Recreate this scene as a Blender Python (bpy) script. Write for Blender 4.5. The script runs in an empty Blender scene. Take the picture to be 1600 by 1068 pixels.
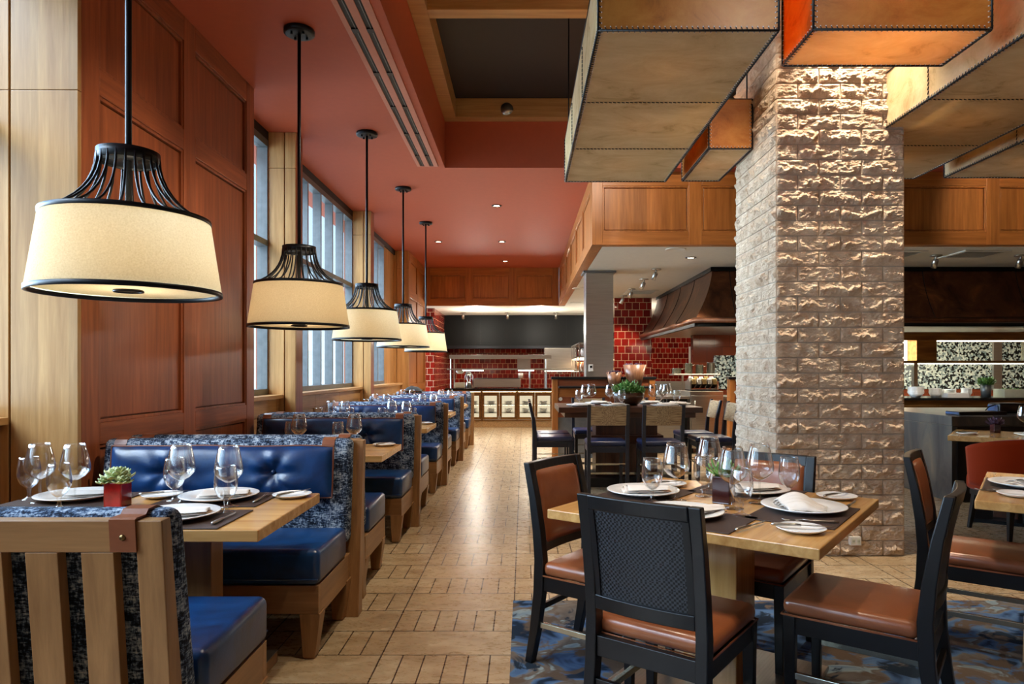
import bpy, bmesh, math, random
from mathutils import Vector, Matrix, noise
random.seed(7)
R = math.radians
C = bpy.context.scene.collection
H = 1.33                       # eye height
# ------------------------------------------------------------------ helpers
KIDS = {}
class MB:
    def __init__(s): s.v = []; s.f = []; s.mi = []; s.sm = []; s.cur = 0
    def add(s, vs, fs, smooth=False):
        b = len(s.v); s.v += [tuple(p) for p in vs]
        for f in fs:
            s.f.append([i + b for i in f]); s.mi.append(s.cur); s.sm.append(smooth)
        return s
    def hexa(s, lo, hi, smooth=False):
        return s.add(list(lo) + list(hi), [(3,2,1,0),(4,5,6,7),(0,1,5,4),(1,2,6,5),(2,3,7,6),(3,0,4,7)], smooth)
    def box(s, x0, x1, y0, y1, z0, z1):
        return s.hexa([(x0,y0,z0),(x1,y0,z0),(x1,y1,z0),(x0,y1,z0)], [(x0,y0,z1),(x1,y0,z1),(x1,y1,z1),(x0,y1,z1)])
    def cbox(s, c, d, rot=None):
        x, y, z = d[0]/2, d[1]/2, d[2]/2
        ps = [Vector(p) for p in ((-x,-y,-z),(x,-y,-z),(x,y,-z),(-x,y,-z),(-x,-y,z),(x,-y,z),(x,y,z),(-x,y,z))]
        if rot is not None: ps = [rot @ p for p in ps]
        ps = [p + Vector(c) for p in ps]
        return s.hexa(ps[:4], ps[4:])
    def taper(s, cx, cy, z0, z1, w0, d0, w1, d1, cx1=None, cy1=None):
        cx1 = cx if cx1 is None else cx1; cy1 = cy if cy1 is None else cy1
        f = lambda a, b, w, d, z: [(a-w/2,b-d/2,z),(a+w/2,b-d/2,z),(a+w/2,b+d/2,z),(a-w/2,b+d/2,z)]
        return s.hexa(f(cx,cy,w0,d0,z0), f(cx1,cy1,w1,d1,z1))
    def sweep(s, rings, smooth=False, closed=False, caps=True):
        n = len(rings[0]); vs = [p for r in rings for p in r]; fs = []
        m = len(rings)
        for i in range(m if closed else m-1):
            a = i*n; b = ((i+1) % m)*n
            for j in range(n):
                k = (j+1) % n
                fs.append((a+j, a+k, b+k, b+j))
        if caps and not closed:
            fs.append(tuple(range(n))[::-1]); fs.append(tuple((m-1)*n + j for j in range(n)))
        return s.add(vs, fs, smooth)
    def tube(s, pts, r, n=8, closed=False, smooth=True):
        pts = [Vector(p) for p in pts]; rings = []; m = len(pts)
        rr = r if isinstance(r, (list, tuple)) else [r]*m
        prev = None
        for i, p in enumerate(pts):
            if closed: t = pts[(i+1) % m] - pts[i-1]
            else: t = pts[min(i+1, m-1)] - pts[max(i-1, 0)]
            t.normalize()
            if prev is None:
                a = Vector((0,0,1)) if abs(t.z) < .9 else Vector((1,0,0))
                u = t.cross(a).normalized()
            else:
                u = (prev - t*prev.dot(t)).normalized()
            prev = u; w = t.cross(u)
            rings.append([p + (u*math.cos(2*math.pi*k/n) + w*math.sin(2*math.pi*k/n))*rr[i] for k in range(n)])
        return s.sweep(rings, smooth, closed)
    def lathe(s, prof, n=24, c=(0,0,0), smooth=True):
        vs = []; fs = []
        idx = []
        for r, z in prof:
            if r < 1e-6:
                idx.append([len(vs)]); vs.append((c[0], c[1], c[2]+z))
            else:
                idx.append(list(range(len(vs), len(vs)+n)))
                vs += [(c[0]+r*math.cos(2*math.pi*k/n), c[1]+r*math.sin(2*math.pi*k/n), c[2]+z) for k in range(n)]
        for a, b in zip(idx, idx[1:]):
            for k in range(n):
                q = (k+1) % n
                if len(a) == 1 and len(b) == 1: continue
                if len(a) == 1: fs.append((a[0], b[q], b[k]))
                elif len(b) == 1: fs.append((a[k], a[q], b[0]))
                else: fs.append((a[k], a[q], b[q], b[k]))
        return s.add(vs, fs, smooth)
    def cyl(s, c, r, h, n=20, r1=None):
        r1 = r if r1 is None else r1
        return s.lathe([(0,0),(r,0),(r1,h),(0,h)], n, c, False)
    def grid(s, fn, nu, nv, smooth=True, wrap=False):
        vs = [fn(i/nu, j/nv) for j in range(nv+1) for i in range(nu+1)]
        fs = [(j*(nu+1)+i, j*(nu+1)+i+1, (j+1)*(nu+1)+i+1, (j+1)*(nu+1)+i) for j in range(nv) for i in range(nu)]
        return s.add(vs, fs, smooth)
    def build(s, name, mats, parent=None, bevel=0, seg=2, loc=None, rz=0, sub=0, normals=True, solid=0, angle=35):
        me = bpy.data.meshes.new(name); me.from_pydata(s.v, [], s.f)
        if not isinstance(mats, (list, tuple)): mats = [mats]
        for m in mats: me.materials.append(m)
        for p, i, sm in zip(me.polygons, s.mi, s.sm): p.material_index = i; p.use_smooth = sm
        if normals:
            bm = bmesh.new(); bm.from_mesh(me); bmesh.ops.recalc_face_normals(bm, faces=bm.faces[:]); bm.to_mesh(me); bm.free()
        o = bpy.data.objects.new(name, me); C.objects.link(o)
        if parent: o.parent = parent; KIDS.setdefault(parent.name, []).append(o)
        if loc is not None: o.location = loc
        o.rotation_euler = (0, 0, rz)
        if solid:
            m = o.modifiers.new('Solidify', 'SOLIDIFY'); m.thickness = solid; m.offset = 0
        if bevel:
            m = o.modifiers.new('Bevel', 'BEVEL'); m.width = bevel; m.segments = seg; m.limit_method = 'ANGLE'; m.angle_limit = R(angle)
            if seg > 2:
                for p in me.polygons: p.use_smooth = True
        if sub:
            m = o.modifiers.new('Subsurf', 'SUBSURF'); m.levels = sub; m.render_levels = sub
        return o
def thing(name, label, cat, loc=(0,0,0), rz=0, group=None):
    o = bpy.data.objects.new(name, None); C.objects.link(o)
    o.empty_display_size = .05; o.location = loc; o.rotation_euler = (0,0,rz)
    return tag(o, label, cat, group)
def tag(o, label, cat, group=None, kind=None):
    o['label'] = label; o['category'] = cat
    if group: o['group'] = group
    if kind: o['kind'] = kind
    return o
def struct(o): o['kind'] = 'structure'; return o
def kids(o): return KIDS.get(o.name, [])
def dup(root, loc, rz=0, label=None, group=None, scale=None):
    r = root.copy(); C.objects.link(r); r.location = loc; r.rotation_euler = (0,0,rz)
    if label: r['label'] = label
    if group: r['group'] = group
    if scale: r.scale = scale
    def rec(src, dst):
        for ch in kids(src):
            c = ch.copy(); C.objects.link(c); c.parent = dst; KIDS.setdefault(dst.name, []).append(c); rec(ch, c)
    rec(root, r)
    return r
class Proto:
    """first call moves the built thing itself, the next ones copy it"""
    def __init__(s, root): s.root = root; s.used = False
    def put(s, loc, rz=0, label=None, group=None, scale=None):
        if not s.used:
            s.used = True; o = s.root; o.location = loc; o.rotation_euler = (0,0,rz)
            if label: o['label'] = label
            if group: o['group'] = group
            if scale: o.scale = scale
            return o
        return dup(s.root, loc, rz, label, group, scale)
# ------------------------------------------------------------------ materials
def srgb(r, g, b):
    f = lambda c: (c/255/12.92) if c/255 <= .04045 else ((c/255+.055)/1.055)**2.4
    return (f(r), f(g), f(b), 1)
class NT:
    def __init__(s, name):
        s.m = bpy.data.materials.new(name); s.m.use_nodes = True
        s.t = s.m.node_tree; s.t.nodes.clear()
        s.out = s.t.nodes.new('ShaderNodeOutputMaterial')
    def n(s, typ, **kw):
        nd = s.t.nodes.new('ShaderNode' + typ)
        for k, v in kw.items():
            if k in ('inputs',):
                for a, b in v.items():
                    nd.inputs[a].default_value = b
            else: setattr(nd, k, v)
        return nd
    def l(s, a, b): s.t.links.new(a, b)
    def math(s, op, a, b=None, c=None):
        nd = s.n('Math', operation=op)
        for i, x in enumerate((a, b, c)):
            if x is None: continue
            if isinstance(x, (int, float)): nd.inputs[i].default_value = x
            else: s.l(x, nd.inputs[i])
        return nd.outputs[0]
    def mix(s, fac, a, b, mode='MIX'):
        nd = s.n('Mix', data_type='RGBA', blend_type=mode)
        for x, i in ((fac, 0), (a, 6), (b, 7)):
            if isinstance(x, (int, float)): nd.inputs[i].default_value = x
            elif isinstance(x, tuple): nd.inputs[i].default_value = x
            else: s.l(x, nd.inputs[i])
        return nd.outputs[2]
    def ramp(s, fac, stops, interp='LINEAR'):
        nd = s.n('ValToRGB'); cr = nd.color_ramp; cr.interpolation = interp
        while len(cr.elements) < len(stops): cr.elements.new(.5)
        for e, (p, c) in zip(cr.elements, stops): e.position = p; e.color = c
        s.l(fac, nd.inputs[0]); return nd.outputs[0]
    def coord(s, scale=(1,1,1), kind='Object', loc=(0,0,0)):
        tc = s.n('TexCoord'); mp = s.n('Mapping')
        mp.inputs['Scale'].default_value = scale; mp.inputs['Location'].default_value = loc
        s.l(tc.outputs[kind], mp.inputs[0]); return mp.outputs[0]
    def noise(s, vec, scale=5, detail=4, rough=.55, dist=0, out=0):
        nd = s.n('TexNoise', inputs={'Scale': scale, 'Detail': detail, 'Roughness': rough, 'Distortion': dist})
        s.l(vec, nd.inputs['Vector']); return nd.outputs[out]
    def bump(s, h, strength=.3, dist=.01):
        nd = s.n('Bump', inputs={'Strength': strength, 'Distance': dist}); s.l(h, nd.inputs['Height']); return nd.outputs[0]
    def pbr(s, col, rough=.5, metal=0, normal=None, coat=0, spec=.5, sheen=0):
        p = s.n('BsdfPrincipled')
        for x, nme in ((col, 'Base Color'), (rough, 'Roughness'), (metal, 'Metallic')):
            if isinstance(x, (int, float, tuple)): p.inputs[nme].default_value = x
            else: s.l(x, p.inputs[nme])
        p.inputs['Coat Weight'].default_value = coat; p.inputs['Coat Roughness'].default_value = .12
        p.inputs['Specular IOR Level'].default_value = spec
        p.inputs['Sheen Weight'].default_value = sheen
        if normal is not None: s.l(normal, p.inputs['Normal'])
        s.l(p.outputs[0], s.out.inputs[0]); s.p = p; return s.m
def plain(name, col, rough=.5, metal=0, bump=0, bscale=200, coat=0, spec=.5, var=.12):
    t = NT(name); v = t.coord()
    n = t.noise(v, 14, 3)
    c2 = tuple(min(1, x*(1+var)) for x in col[:3]) + (1,); c1 = tuple(x*(1-var) for x in col[:3]) + (1,)
    col_ = t.ramp(n, [(.3, c1), (.7, c2)])
    nb = t.bump(t.noise(v, bscale, 2), bump, .002) if bump else None
    return t.pbr(col_, rough, metal, nb, coat, spec)
def wood(name, light, dark, axis='z', rough=.38, coat=0, boards=0, gs=1.0, bandaxis=None):
    t = NT(name)
    g = 1.6*gs; a = 26*gs
    sc = {'x': (g,a,a), 'y': (a,g,a), 'z': (a,a,g)}[axis]
    oi = t.n('ObjectInfo')
    tc = t.n('TexCoord'); ad = t.n('VectorMath', operation='ADD')
    rv = t.n('CombineXYZ'); q = t.math('MULTIPLY', oi.outputs['Random'], 7.3)
    for i in range(3): t.l(q, rv.inputs[i])
    t.l(tc.outputs['Object'], ad.inputs[0]); t.l(rv.outputs[0], ad.inputs[1])
    mp = t.n('Mapping'); mp.inputs['Scale'].default_value = sc; t.l(ad.outputs[0], mp.inputs[0])
    n1 = t.noise(mp.outputs[0], 1.0, 5, .6, .3)
    mp2 = t.n('Mapping'); mp2.inputs['Scale'].default_value = tuple(x*4.2 for x in sc); t.l(ad.outputs[0], mp2.inputs[0])
    n2 = t.noise(mp2.outputs[0], 1.0, 3, .6)
    col = t.ramp(n1, [(.28, dark), (.52, tuple((x+y)/2 for x, y in zip(dark, light))), (.72, light)])
    col = t.mix(t.math('MULTIPLY', n2, .35), col, tuple(x*.62 for x in dark[:3]) + (1,))
    if boards:
        sp = t.n('SeparateXYZ'); t.l(tc.outputs['Object'], sp.inputs[0])
        cm = t.n('CombineXYZ')
        for i, ch in enumerate('xyz'):
            if ch != axis: t.l(t.math('FLOOR', t.math('DIVIDE', sp.outputs[i], boards)), cm.inputs[i])
        wn = t.n('TexWhiteNoise', noise_dimensions='3D'); t.l(cm.outputs[0], wn.inputs['Vector'])
        f = t.math('ADD', t.math('MULTIPLY', wn.outputs['Value'], .30), .84)
        sc_ = t.n('VectorMath', operation='SCALE'); t.l(col, sc_.inputs[0]); t.l(f, sc_.inputs['Scale']); col = sc_.outputs[0]
    return t.pbr(col, rough, 0, t.bump(n2, .12, .002), coat)
M = {}
for ax in 'xyz':
    M['oak_'+ax] = wood('oak_'+ax, srgb(214,170,112), srgb(172,126,74), ax, .36, 0, .16 if ax == 'z' else 0)
    M['table_'+ax] = wood('table_oak_'+ax, srgb(218,170,104), srgb(174,122,64), ax, .24, .15)
    M['bench_'+ax] = wood('bench_oak_'+ax, srgb(176,130,82), srgb(128,90,54), ax, .36)
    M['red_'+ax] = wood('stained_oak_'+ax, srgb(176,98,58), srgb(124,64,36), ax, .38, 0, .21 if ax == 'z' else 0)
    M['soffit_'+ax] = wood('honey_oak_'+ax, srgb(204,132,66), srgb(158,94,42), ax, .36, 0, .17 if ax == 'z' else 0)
    M['dark_'+ax] = wood('walnut_'+ax, srgb(98,56,34), srgb(52,28,18), ax, .3, .1)
M['red_paint'] = plain('red_paint', srgb(182,86,56), .62, 0, .05, 300, var=.03)
M['red_trim'] = plain('diffuser_paint', srgb(196,126,104), .5, var=.03)
M['black_paint'] = plain('black_ceiling_paint', srgb(34,28,28), .6, var=.08)
M['white_paint'] = plain('white_paint', srgb(214,210,196), .5, var=.03)
M['black_metal'] = plain('black_metal', srgb(24,26,30), .38, .6, var=.1)
M['black_box'] = plain('blind_box', srgb(18,18,20), .6)
M['frame_metal'] = plain('window_metal', srgb(112,116,118), .4, .55)
M['black_wood'] = plain('black_lacquer', srgb(14,14,16), .36, 0, .03, 90, .06, .4)
M['navy_wood'] = plain('navy_lacquer', srgb(22,28,40), .32, 0, .03, 90, .2)
M['steel'] = NT('brushed_steel').pbr(srgb(178,176,170), .28, 1)
t = NT('stainless'); v = t.coord((2, 90, 90)); n = t.noise(v, 1.5, 3)
M['stainless'] = t.pbr(t.ramp(n, [(.3, srgb(166,162,154)), (.7, srgb(182,178,170))]), .3, .92)
M['nickel'] = plain('nickel', srgb(190,190,172), .25, .9, var=.05)
M['brass'] = plain('aged_brass', srgb(120,98,62), .32, .9)
t = NT('dark_copper'); v = t.coord(); n = t.noise(v, 2.2, 5, .65, .6)
M['copper'] = t.pbr(t.ramp(n, [(.3, srgb(58,38,30)), (.55, srgb(110,70,48)), (.75, srgb(168,106,66))]), .34, .85)
t = NT('blackened_steel'); v = t.coord((1,1,.35)); n = t.noise(v, 3.2, 5, .65, .3)
M['black_steel'] = t.pbr(t.ramp(n, [(.35, srgb(5,7,7)), (.62, srgb(9,10,9)), (.8, srgb(48,28,16))]), .45, .2, None, 0, .2)
t = NT('bronze'); v = t.coord((.6,6,6)); n = t.noise(v, 3, 4)
M['bronze'] = t.pbr(t.ramp(n, [(.3, srgb(112,80,46)), (.7, srgb(158,118,70))]), .3, .85)
def leather(name, c, dark, rough=.3, wear=None, coat=.12):
    t = NT(name); v = t.coord(); n = t.noise(v, 5, 5, .6, .5); n2 = t.noise(v, 160, 2)
    st = [(.3, dark), (.7, c)]
    if wear: st.append((.84, wear))
    return t.pbr(t.ramp(n, st), rough, 0, t.bump(t.math('ADD', t.math('MULTIPLY', n, .8), n2), .12, .003), coat)
M['blue_leather'] = leather('blue_leather', srgb(16,66,120), srgb(8,30,62), .33, srgb(40,108,168))
M['navy_leather'] = leather('navy_leather', srgb(30,46,88), srgb(18,28,54), .3)
M['tan_leather'] = leather('tan_leather', srgb(150,88,54), srgb(120,66,38), .3, None, .3)
M['strap_leather'] = leather('strap_leather', srgb(142,84,54), srgb(110,60,38), .32)
M['piping'] = plain('piping_leather', srgb(120,70,48), .4)
M['velvet'] = NT('velvet').pbr(srgb(150,46,10), .9, 0, None, 0, .1, .1)
# tweed
t = NT('blue_tweed'); v = t.coord((42,42,150)); v2 = t.coord((130,130,40)); v3 = t.coord()
a = t.noise(v, 1, 3, .7); b = t.noise(v2, 1, 2, .7); c = t.noise(v3, 16, 4, .65)
w = t.math('ADD', t.math('MULTIPLY', a, .45), t.math('ADD', t.math('MULTIPLY', b, .3), t.math('MULTIPLY', c, .35)))
col = t.ramp(w, [(.49, srgb(14,20,34)), (.545, srgb(50,68,94)), (.6, srgb(136,152,170)), (.68, srgb(190,198,204))])
M['tweed'] = t.pbr(col, .9, 0, t.bump(w, .5, .006), 0, .25)
# travertine floor
t = NT('travertine_floor'); tc = t.n('TexCoord'); sp = t.n('SeparateXYZ'); t.l(tc.outputs['Object'], sp.inputs[0])
u = t.math('DIVIDE', t.math('ADD', sp.outputs[0], .053), .611); v = t.math('DIVIDE', t.math('ADD', sp.outputs[1], -4.081), .295)
row = t.math('FLOOR', v); colm = t.math('FLOOR', u)
par = t.math('FLOORED_MODULO', t.math('ADD', row, colm), 2.0)
fu = t.math('FRACT', u); fv = t.math('FRACT', v); fs = t.math('FRACT', t.math('MULTIPLY', u, 6))
def edge(x, w): return t.math('GREATER_THAN', t.math('ABSOLUTE', t.math('SUBTRACT', x, .5)), .5 - w)
j = t.math('MAXIMUM', edge(fu, .006), edge(fv, .012))
j = t.math('MAXIMUM', j, t.math('MULTIPLY', par, edge(fs, .032)))
cid = t.n('CombineXYZ'); t.l(row, cid.inputs[0]); t.l(colm, cid.inputs[1])
t.l(t.math('MULTIPLY', par, t.math('FLOOR', t.math('MULTIPLY', u, 6))), cid.inputs[2])
wn = t.n('TexWhiteNoise', noise_dimensions='3D'); t.l(cid.outputs[0], wn.inputs['Vector'])
mp = t.n('Mapping'); mp.inputs['Scale'].default_value = (1,2.2,1); t.l(tc.outputs['Object'], mp.inputs[0])
n = t.noise(mp.outputs[0], 4.5, 7, .68, .8); n2 = t.noise(mp.outputs[0], 17, 5, .7, 1.2)
base = t.ramp(n, [(.25, srgb(136,112,82)), (.5, srgb(172,148,114)), (.75, srgb(198,180,148))])
base = t.mix(t.math('MULTIPLY', wn.outputs['Value'], .3), base, srgb(150,118,78))
pit = t.ramp(n2, [(.3, (1,1,1,1)), (.38, (0,0,0,1))])
base = t.mix(t.math('MULTIPLY', pit, .5), base, srgb(112,88,60))
base = t.mix(j, base, srgb(52,40,28))
hgt = t.math('SUBTRACT', 1.0, j)
M['floor'] = t.pbr(base, t.math('ADD', t.math('MULTIPLY', n2, .3), .14), 0, t.bump(hgt, .35, .003))
# rug
t = NT('abstract_rug'); v = t.coord((1.0,1.6,1)); 
n1 = t.noise(v, 2.6, 3, .5, 1.2); n2 = t.noise(t.coord((1,1,1), loc=(3,1,0)), 4.2, 4, .6, .8); n3 = t.noise(t.coord((1,1,1), loc=(9,4,0)), 320, 2)
c = t.ramp(n1, [(.0, srgb(24,34,48)), (.38, srgb(30,44,62)), (.43, srgb(66,92,128)), (.5, srgb(84,112,146)), (.53, srgb(112,104,96)), (.6, srgb(96,86,78)), (.63, srgb(134,148,150)), (.75, srgb(80,104,132))])
c = t.mix(t.ramp(n2, [(.54, (0,0,0,1)), (.6, (1,1,1,1))]), c, srgb(92,78,66))
c = t.mix(t.ramp(n2, [(.36, (1,1,1,1)), (.41, (0,0,0,1))]), c, srgb(34,46,60))
M['rug'] = t.pbr(c, .95, 0, t.bump(n3, .5, .004), 0, .1)
# tiles
def tile(name, c1, c2, mortar, size, plane='xz', rough=.12):
    t = NT(name); tc = t.n('TexCoord'); sp = t.n('SeparateXYZ'); t.l(tc.outputs['Object'], sp.inputs[0])
    cm = t.n('CombineXYZ'); t.l(sp.outputs['xyz'.index(plane[0])], cm.inputs[0]); t.l(sp.outputs[2], cm.inputs[1])
    br = t.n('TexBrick', offset=.5, squash=1.0)
    br.inputs['Color1'].default_value = c1; br.inputs['Color2'].default_value = c2; br.inputs['Mortar'].default_value = mortar
    br.inputs['Scale'].default_value = 1; br.inputs['Mortar Size'].default_value = .005
    br.inputs['Brick Width'].default_value = size; br.inputs['Row Height'].default_value = size; br.inputs['Bias'].default_value = -.1
    t.l(cm.outputs[0], br.inputs['Vector'])
    return t.pbr(br.outputs['Color'], rough, 0, t.bump(t.math('SUBTRACT', 1.0, br.outputs['Fac']), .5, .004))
M['tile'] = tile('oxblood_tile', srgb(136,30,22), srgb(84,14,12), srgb(190,146,110), .155)
M['tile_y'] = tile('oxblood_tile_side', srgb(136,30,22), srgb(84,14,12), srgb(190,146,110), .155, 'yz')
M['brown_tile'] = tile('brown_tile', srgb(120,58,36), srgb(98,44,28), srgb(84,42,28), .3)
t = NT('mosaic'); v = t.coord((1,1,1)); vo = t.n('TexVoronoi', inputs={'Scale': 30, 'Randomness': 1.0}); t.l(v, vo.inputs['Vector'])
wn = t.n('TexWhiteNoise', noise_dimensions='3D'); t.l(vo.outputs['Color'], wn.inputs['Vector'])
M['mosaic'] = t.pbr(t.ramp(wn.outputs['Value'], [(.0, srgb(20,26,28)), (.32, srgb(20,26,28)), (.36, srgb(120,134,134)), (.62, srgb(184,192,184)), (.9, srgb(206,212,202))], 'CONSTANT'), .25)
# rawhide
def hide(name, warm):
    t = NT(name); v = t.coord((1.0,1.7,1.7)); n = t.noise(v, 2.2, 6, .68, .8)
    col = t.ramp(n, [(.27, srgb(*warm[0])), (.42, srgb(*warm[1])), (.7, srgb(*warm[2]))])
    nb = t.bump(t.noise(v, 7, 3, .6, .5), .25, .02)
    d = t.n('BsdfDiffuse'); tr = t.n('BsdfTranslucent'); g = t.n('BsdfGlossy', inputs={'Roughness': .35})
    for x in (d, tr): t.l(col, x.inputs['Color']); t.l(nb, x.inputs['Normal'])
    m1 = t.n('MixShader', inputs={0: .32}); t.l(d.outputs[0], m1.inputs[1]); t.l(tr.outputs[0], m1.inputs[2])
    m2 = t.n('MixShader', inputs={0: .04}); t.l(m1.outputs[0], m2.inputs[1]); t.l(g.outputs[0], m2.inputs[2])
    t.l(m2.outputs[0], t.out.inputs[0]); return t.m
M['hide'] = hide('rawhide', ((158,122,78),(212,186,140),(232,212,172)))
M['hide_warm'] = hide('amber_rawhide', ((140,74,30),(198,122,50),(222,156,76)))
# lamp shade fabric
t = NT('shade_linen'); v = t.coord((160,160,160)); n = t.noise(v, 1, 2)
col = t.ramp(n, [(.3, srgb(214,196,158)), (.7, srgb(228,212,178))])
d = t.n('BsdfDiffuse'); tr = t.n('BsdfTranslucent'); t.l(col, d.inputs[0]); t.l(col, tr.inputs[0])
m1 = t.n('MixShader', inputs={0: .5}); t.l(d.outputs[0], m1.inputs[1]); t.l(tr.outputs[0], m1.inputs[2]); t.l(m1.outputs[0], t.out.inputs[0])
M['shade'] = t.m
# thin clear glass
def thin_glass(name, tint, PW_=2.0, EK_=.8, gl=.0, rough=.01):
    t = NT(name); lw = t.n('LayerWeight', inputs={'Blend': .5})
    f = t.math('ADD', t.math('MULTIPLY', t.math('POWER', lw.outputs['Facing'], PW_), EK_), .05 + gl)
    a = t.n('BsdfTransparent', inputs={'Color': tint}); g = t.n('BsdfGlossy', inputs={'Roughness': rough, 'Color': (1,1,1,1)})
    m1 = t.n('MixShader'); t.l(f, m1.inputs[0]); t.l(a.outputs[0], m1.inputs[1]); t.l(g.outputs[0], m1.inputs[2]); t.l(m1.outputs[0], t.out.inputs[0])
    return t.m
M['glass'] = thin_glass('clear_glass', (.955,.955,.95,1))
M['pane'] = thin_glass('window_glass', (.96,.98,.99,1), 3.0, .2, -.02, .02)
M['red_glass'] = plain('red_glass', srgb(150,20,16), .12, 0, coat=.6, var=.4)
M['dark_red'] = plain('dark_red_lacquer', srgb(54,12,12), .2, 0, coat=.5, var=.3)
M['porcelain'] = plain('porcelain', srgb(240,238,234), .16, 0, coat=.3, var=.015)
M['linen'] = plain('white_linen', srgb(222,214,206), .85, 0, .4, 260, var=.03)
M['tan_linen'] = plain('napkin_stripe', srgb(172,142,118), .85, 0, .4, 260, var=.1)
t = NT('woven_mat'); v = t.coord((170,170,170)); ck = t.n('TexChecker', inputs={'Scale': 1.0, 'Color1': srgb(70,50,40), 'Color2': srgb(38,27,24)}); t.l(v, ck.inputs[0])
M['mat'] = t.pbr(ck.outputs[0], .55, 0, t.bump(ck.outputs[1], .5, .002))
t = NT('black_cane'); v = t.coord((125,125,125)); ck = t.n('TexChecker', inputs={'Scale': 1.0, 'Color1': srgb(52,54,58), 'Color2': srgb(2,2,3)}); t.l(v, ck.inputs[0])
M['cane'] = t.pbr(ck.outputs[0], .4, 0, t.bump(ck.outputs[1], .9, .004), 0, .35)
t = NT('woven_rush'); v = t.coord((10,10,240)); n = t.noise(v, 1, 3, .6); v2 = t.coord((260,260,14)); n2 = t.noise(v2, 1, 3)
tc = t.n('TexCoord'); sp = t.n('SeparateXYZ'); t.l(tc.outputs['Object'], sp.inputs[0])
sel = t.math('GREATER_THAN', t.math('ABSOLUTE', sp.outputs[0]), .075)
wv = t.mix(sel, n2, n)
M['rush'] = t.pbr(t.ramp(wv, [(.34, srgb(86,66,44)), (.5, srgb(156,130,94)), (.68, srgb(186,164,126))]), .7, 0, t.bump(wv, .9, .006))
t = NT('slate'); v = t.coord((2.2,2.2,.7)); n = t.noise(v, 2, 6, .65, .6)
M['slate'] = t.pbr(t.ramp(n, [(.3, srgb(34,38,42)), (.5, srgb(66,66,64)), (.66, srgb(88,82,72)), (.8, srgb(120,100,78))]), .3, 0, t.bump(n, .2, .01))
t = NT('granite'); v = t.coord(); n = t.noise(v, 60, 4, .7); 
M['granite'] = t.pbr(t.ramp(n, [(.35, srgb(150,116,76)), (.6, srgb(206,172,122))]), .3)
M['black_stone'] = plain('black_stone', srgb(22,20,20), .12, 0, var=.3)
t = NT('split_face_stone'); v = t.coord(); n = t.noise(v, 9, 5, .6); n2 = t.noise(v, 70, 4, .7)
M['stone'] = t.pbr(t.ramp(n, [(.3, srgb(186,158,132)), (.7, srgb(222,202,178))]), .92, 0, t.bump(n2, .9, .012), 0, .05)
M['mortar'] = plain('mortar', srgb(172,160,144), .9, 0, .3, 120)
def leafmat(name, a, b):
    t = NT(name); v = t.coord(); n = t.noise(v, 40, 3); return t.pbr(t.ramp(n, [(.3, srgb(*a)), (.7, srgb(*b))]), .5)
M['leaf'] = leafmat('green_leaf', (52,96,38), (120,168,84))
M['succulent'] = leafmat('succulent_leaf', (120,150,96), (222,220,164))
M['purple_leaf'] = leafmat('purple_leaf', (60,30,44), (120,96,120))
M['wood_bowl'] = wood('burl_bowl', srgb(104,66,40), srgb(44,26,18), 'x', .3, .2)
M['planter'] = wood('copper_planter', srgb(176,126,90), srgb(112,70,48), 'z', .35, .1)
M['plastic_white'] = plain('white_plastic', srgb(220,218,210), .4, var=.02)
M['rubber'] = plain('dark_rubber', srgb(20,20,20), .7)
M['green_white'] = plain('pale_ceramic', srgb(206,208,186), .4, var=.05)
def glow(name, col, strength):
    t = NT(name); e = t.n('Emission', inputs={'Color': col, 'Strength': strength}); t.l(e.outputs[0], t.out.inputs[0]); return t.m
M['bulb'] = glow('bulb_glow', (1,.78,.5,1), 22)
M['tube_warm'] = glow('strip_glow', (1,.72,.42,1), 5)
M['tube_cool'] = glow('cool_strip_glow', (.95,1,.8,1), 6)
M['fridge_glow'] = glow('fridge_light', (1,.84,.56,1), 28)
M['fridge_back_glow'] = glow('fridge_back_glow', (1,.82,.54,1), .5)  # glow painted on the cooler's back panel as interior light
# ------------------------------------------------------------------ lights
def lamp(name, typ, loc, energy, col=(1,.8,.58), **kw):
    l = bpy.data.lights.new(name, typ); l.energy = energy; l.color = col
    tgt = kw.pop('target', None); par = kw.pop('parent', None)
    for k, v in kw.items(): setattr(l, k, v)
    o = bpy.data.objects.new(name, l); C.objects.link(o); o.location = loc
    if tgt is not None:
        o.rotation_euler = (Vector(tgt) - Vector(loc)).to_track_quat('-Z', 'Y').to_euler()
    if par: o.parent = par; KIDS.setdefault(par.name, []).append(o)
    return o
# ================================================================== SETTING
CE = H + 2.46                  # red ceiling
XW = -2.352                    # aisle face of the pilasters
XG = -2.69                     # window plane
BK = -3.5                      # how far the room is built behind the viewer
struct(MB().box(-3.2, 12.2, BK, 21, -.1, 0).build('floor', M['floor']))
cl = MB().box(-3.2, -.954, BK, 16.45, CE, 4.75).box(-.954, 12.2, 8.28, 8.6, CE, 4.75).box(-.954, .95, 8.6, 16.45, CE, 4.75)
struct(cl.build('ceiling', M['red_paint']))
struct(MB().box(-.954, 12.2, BK, 8.28, H+3.248, H+3.35).build('ceiling_recess', M['black_paint']))
tb = MB()
Z0, Z1 = H+3.019, H+3.247
tb.box(-.953, -.808, BK, 8.279, Z0, Z1)
for y in (8.134, 5.711, 3.3, .9, -1.5): tb.box(-.808, 11.9, y, y+.145, Z0, Z1)
for x in (1.75, 4.2): tb.box(x, x+.145, BK, 8.13, Z0+.002, Z1)
struct(tb.build('trim_1', M['oak_x'], bevel=.004))
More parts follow.
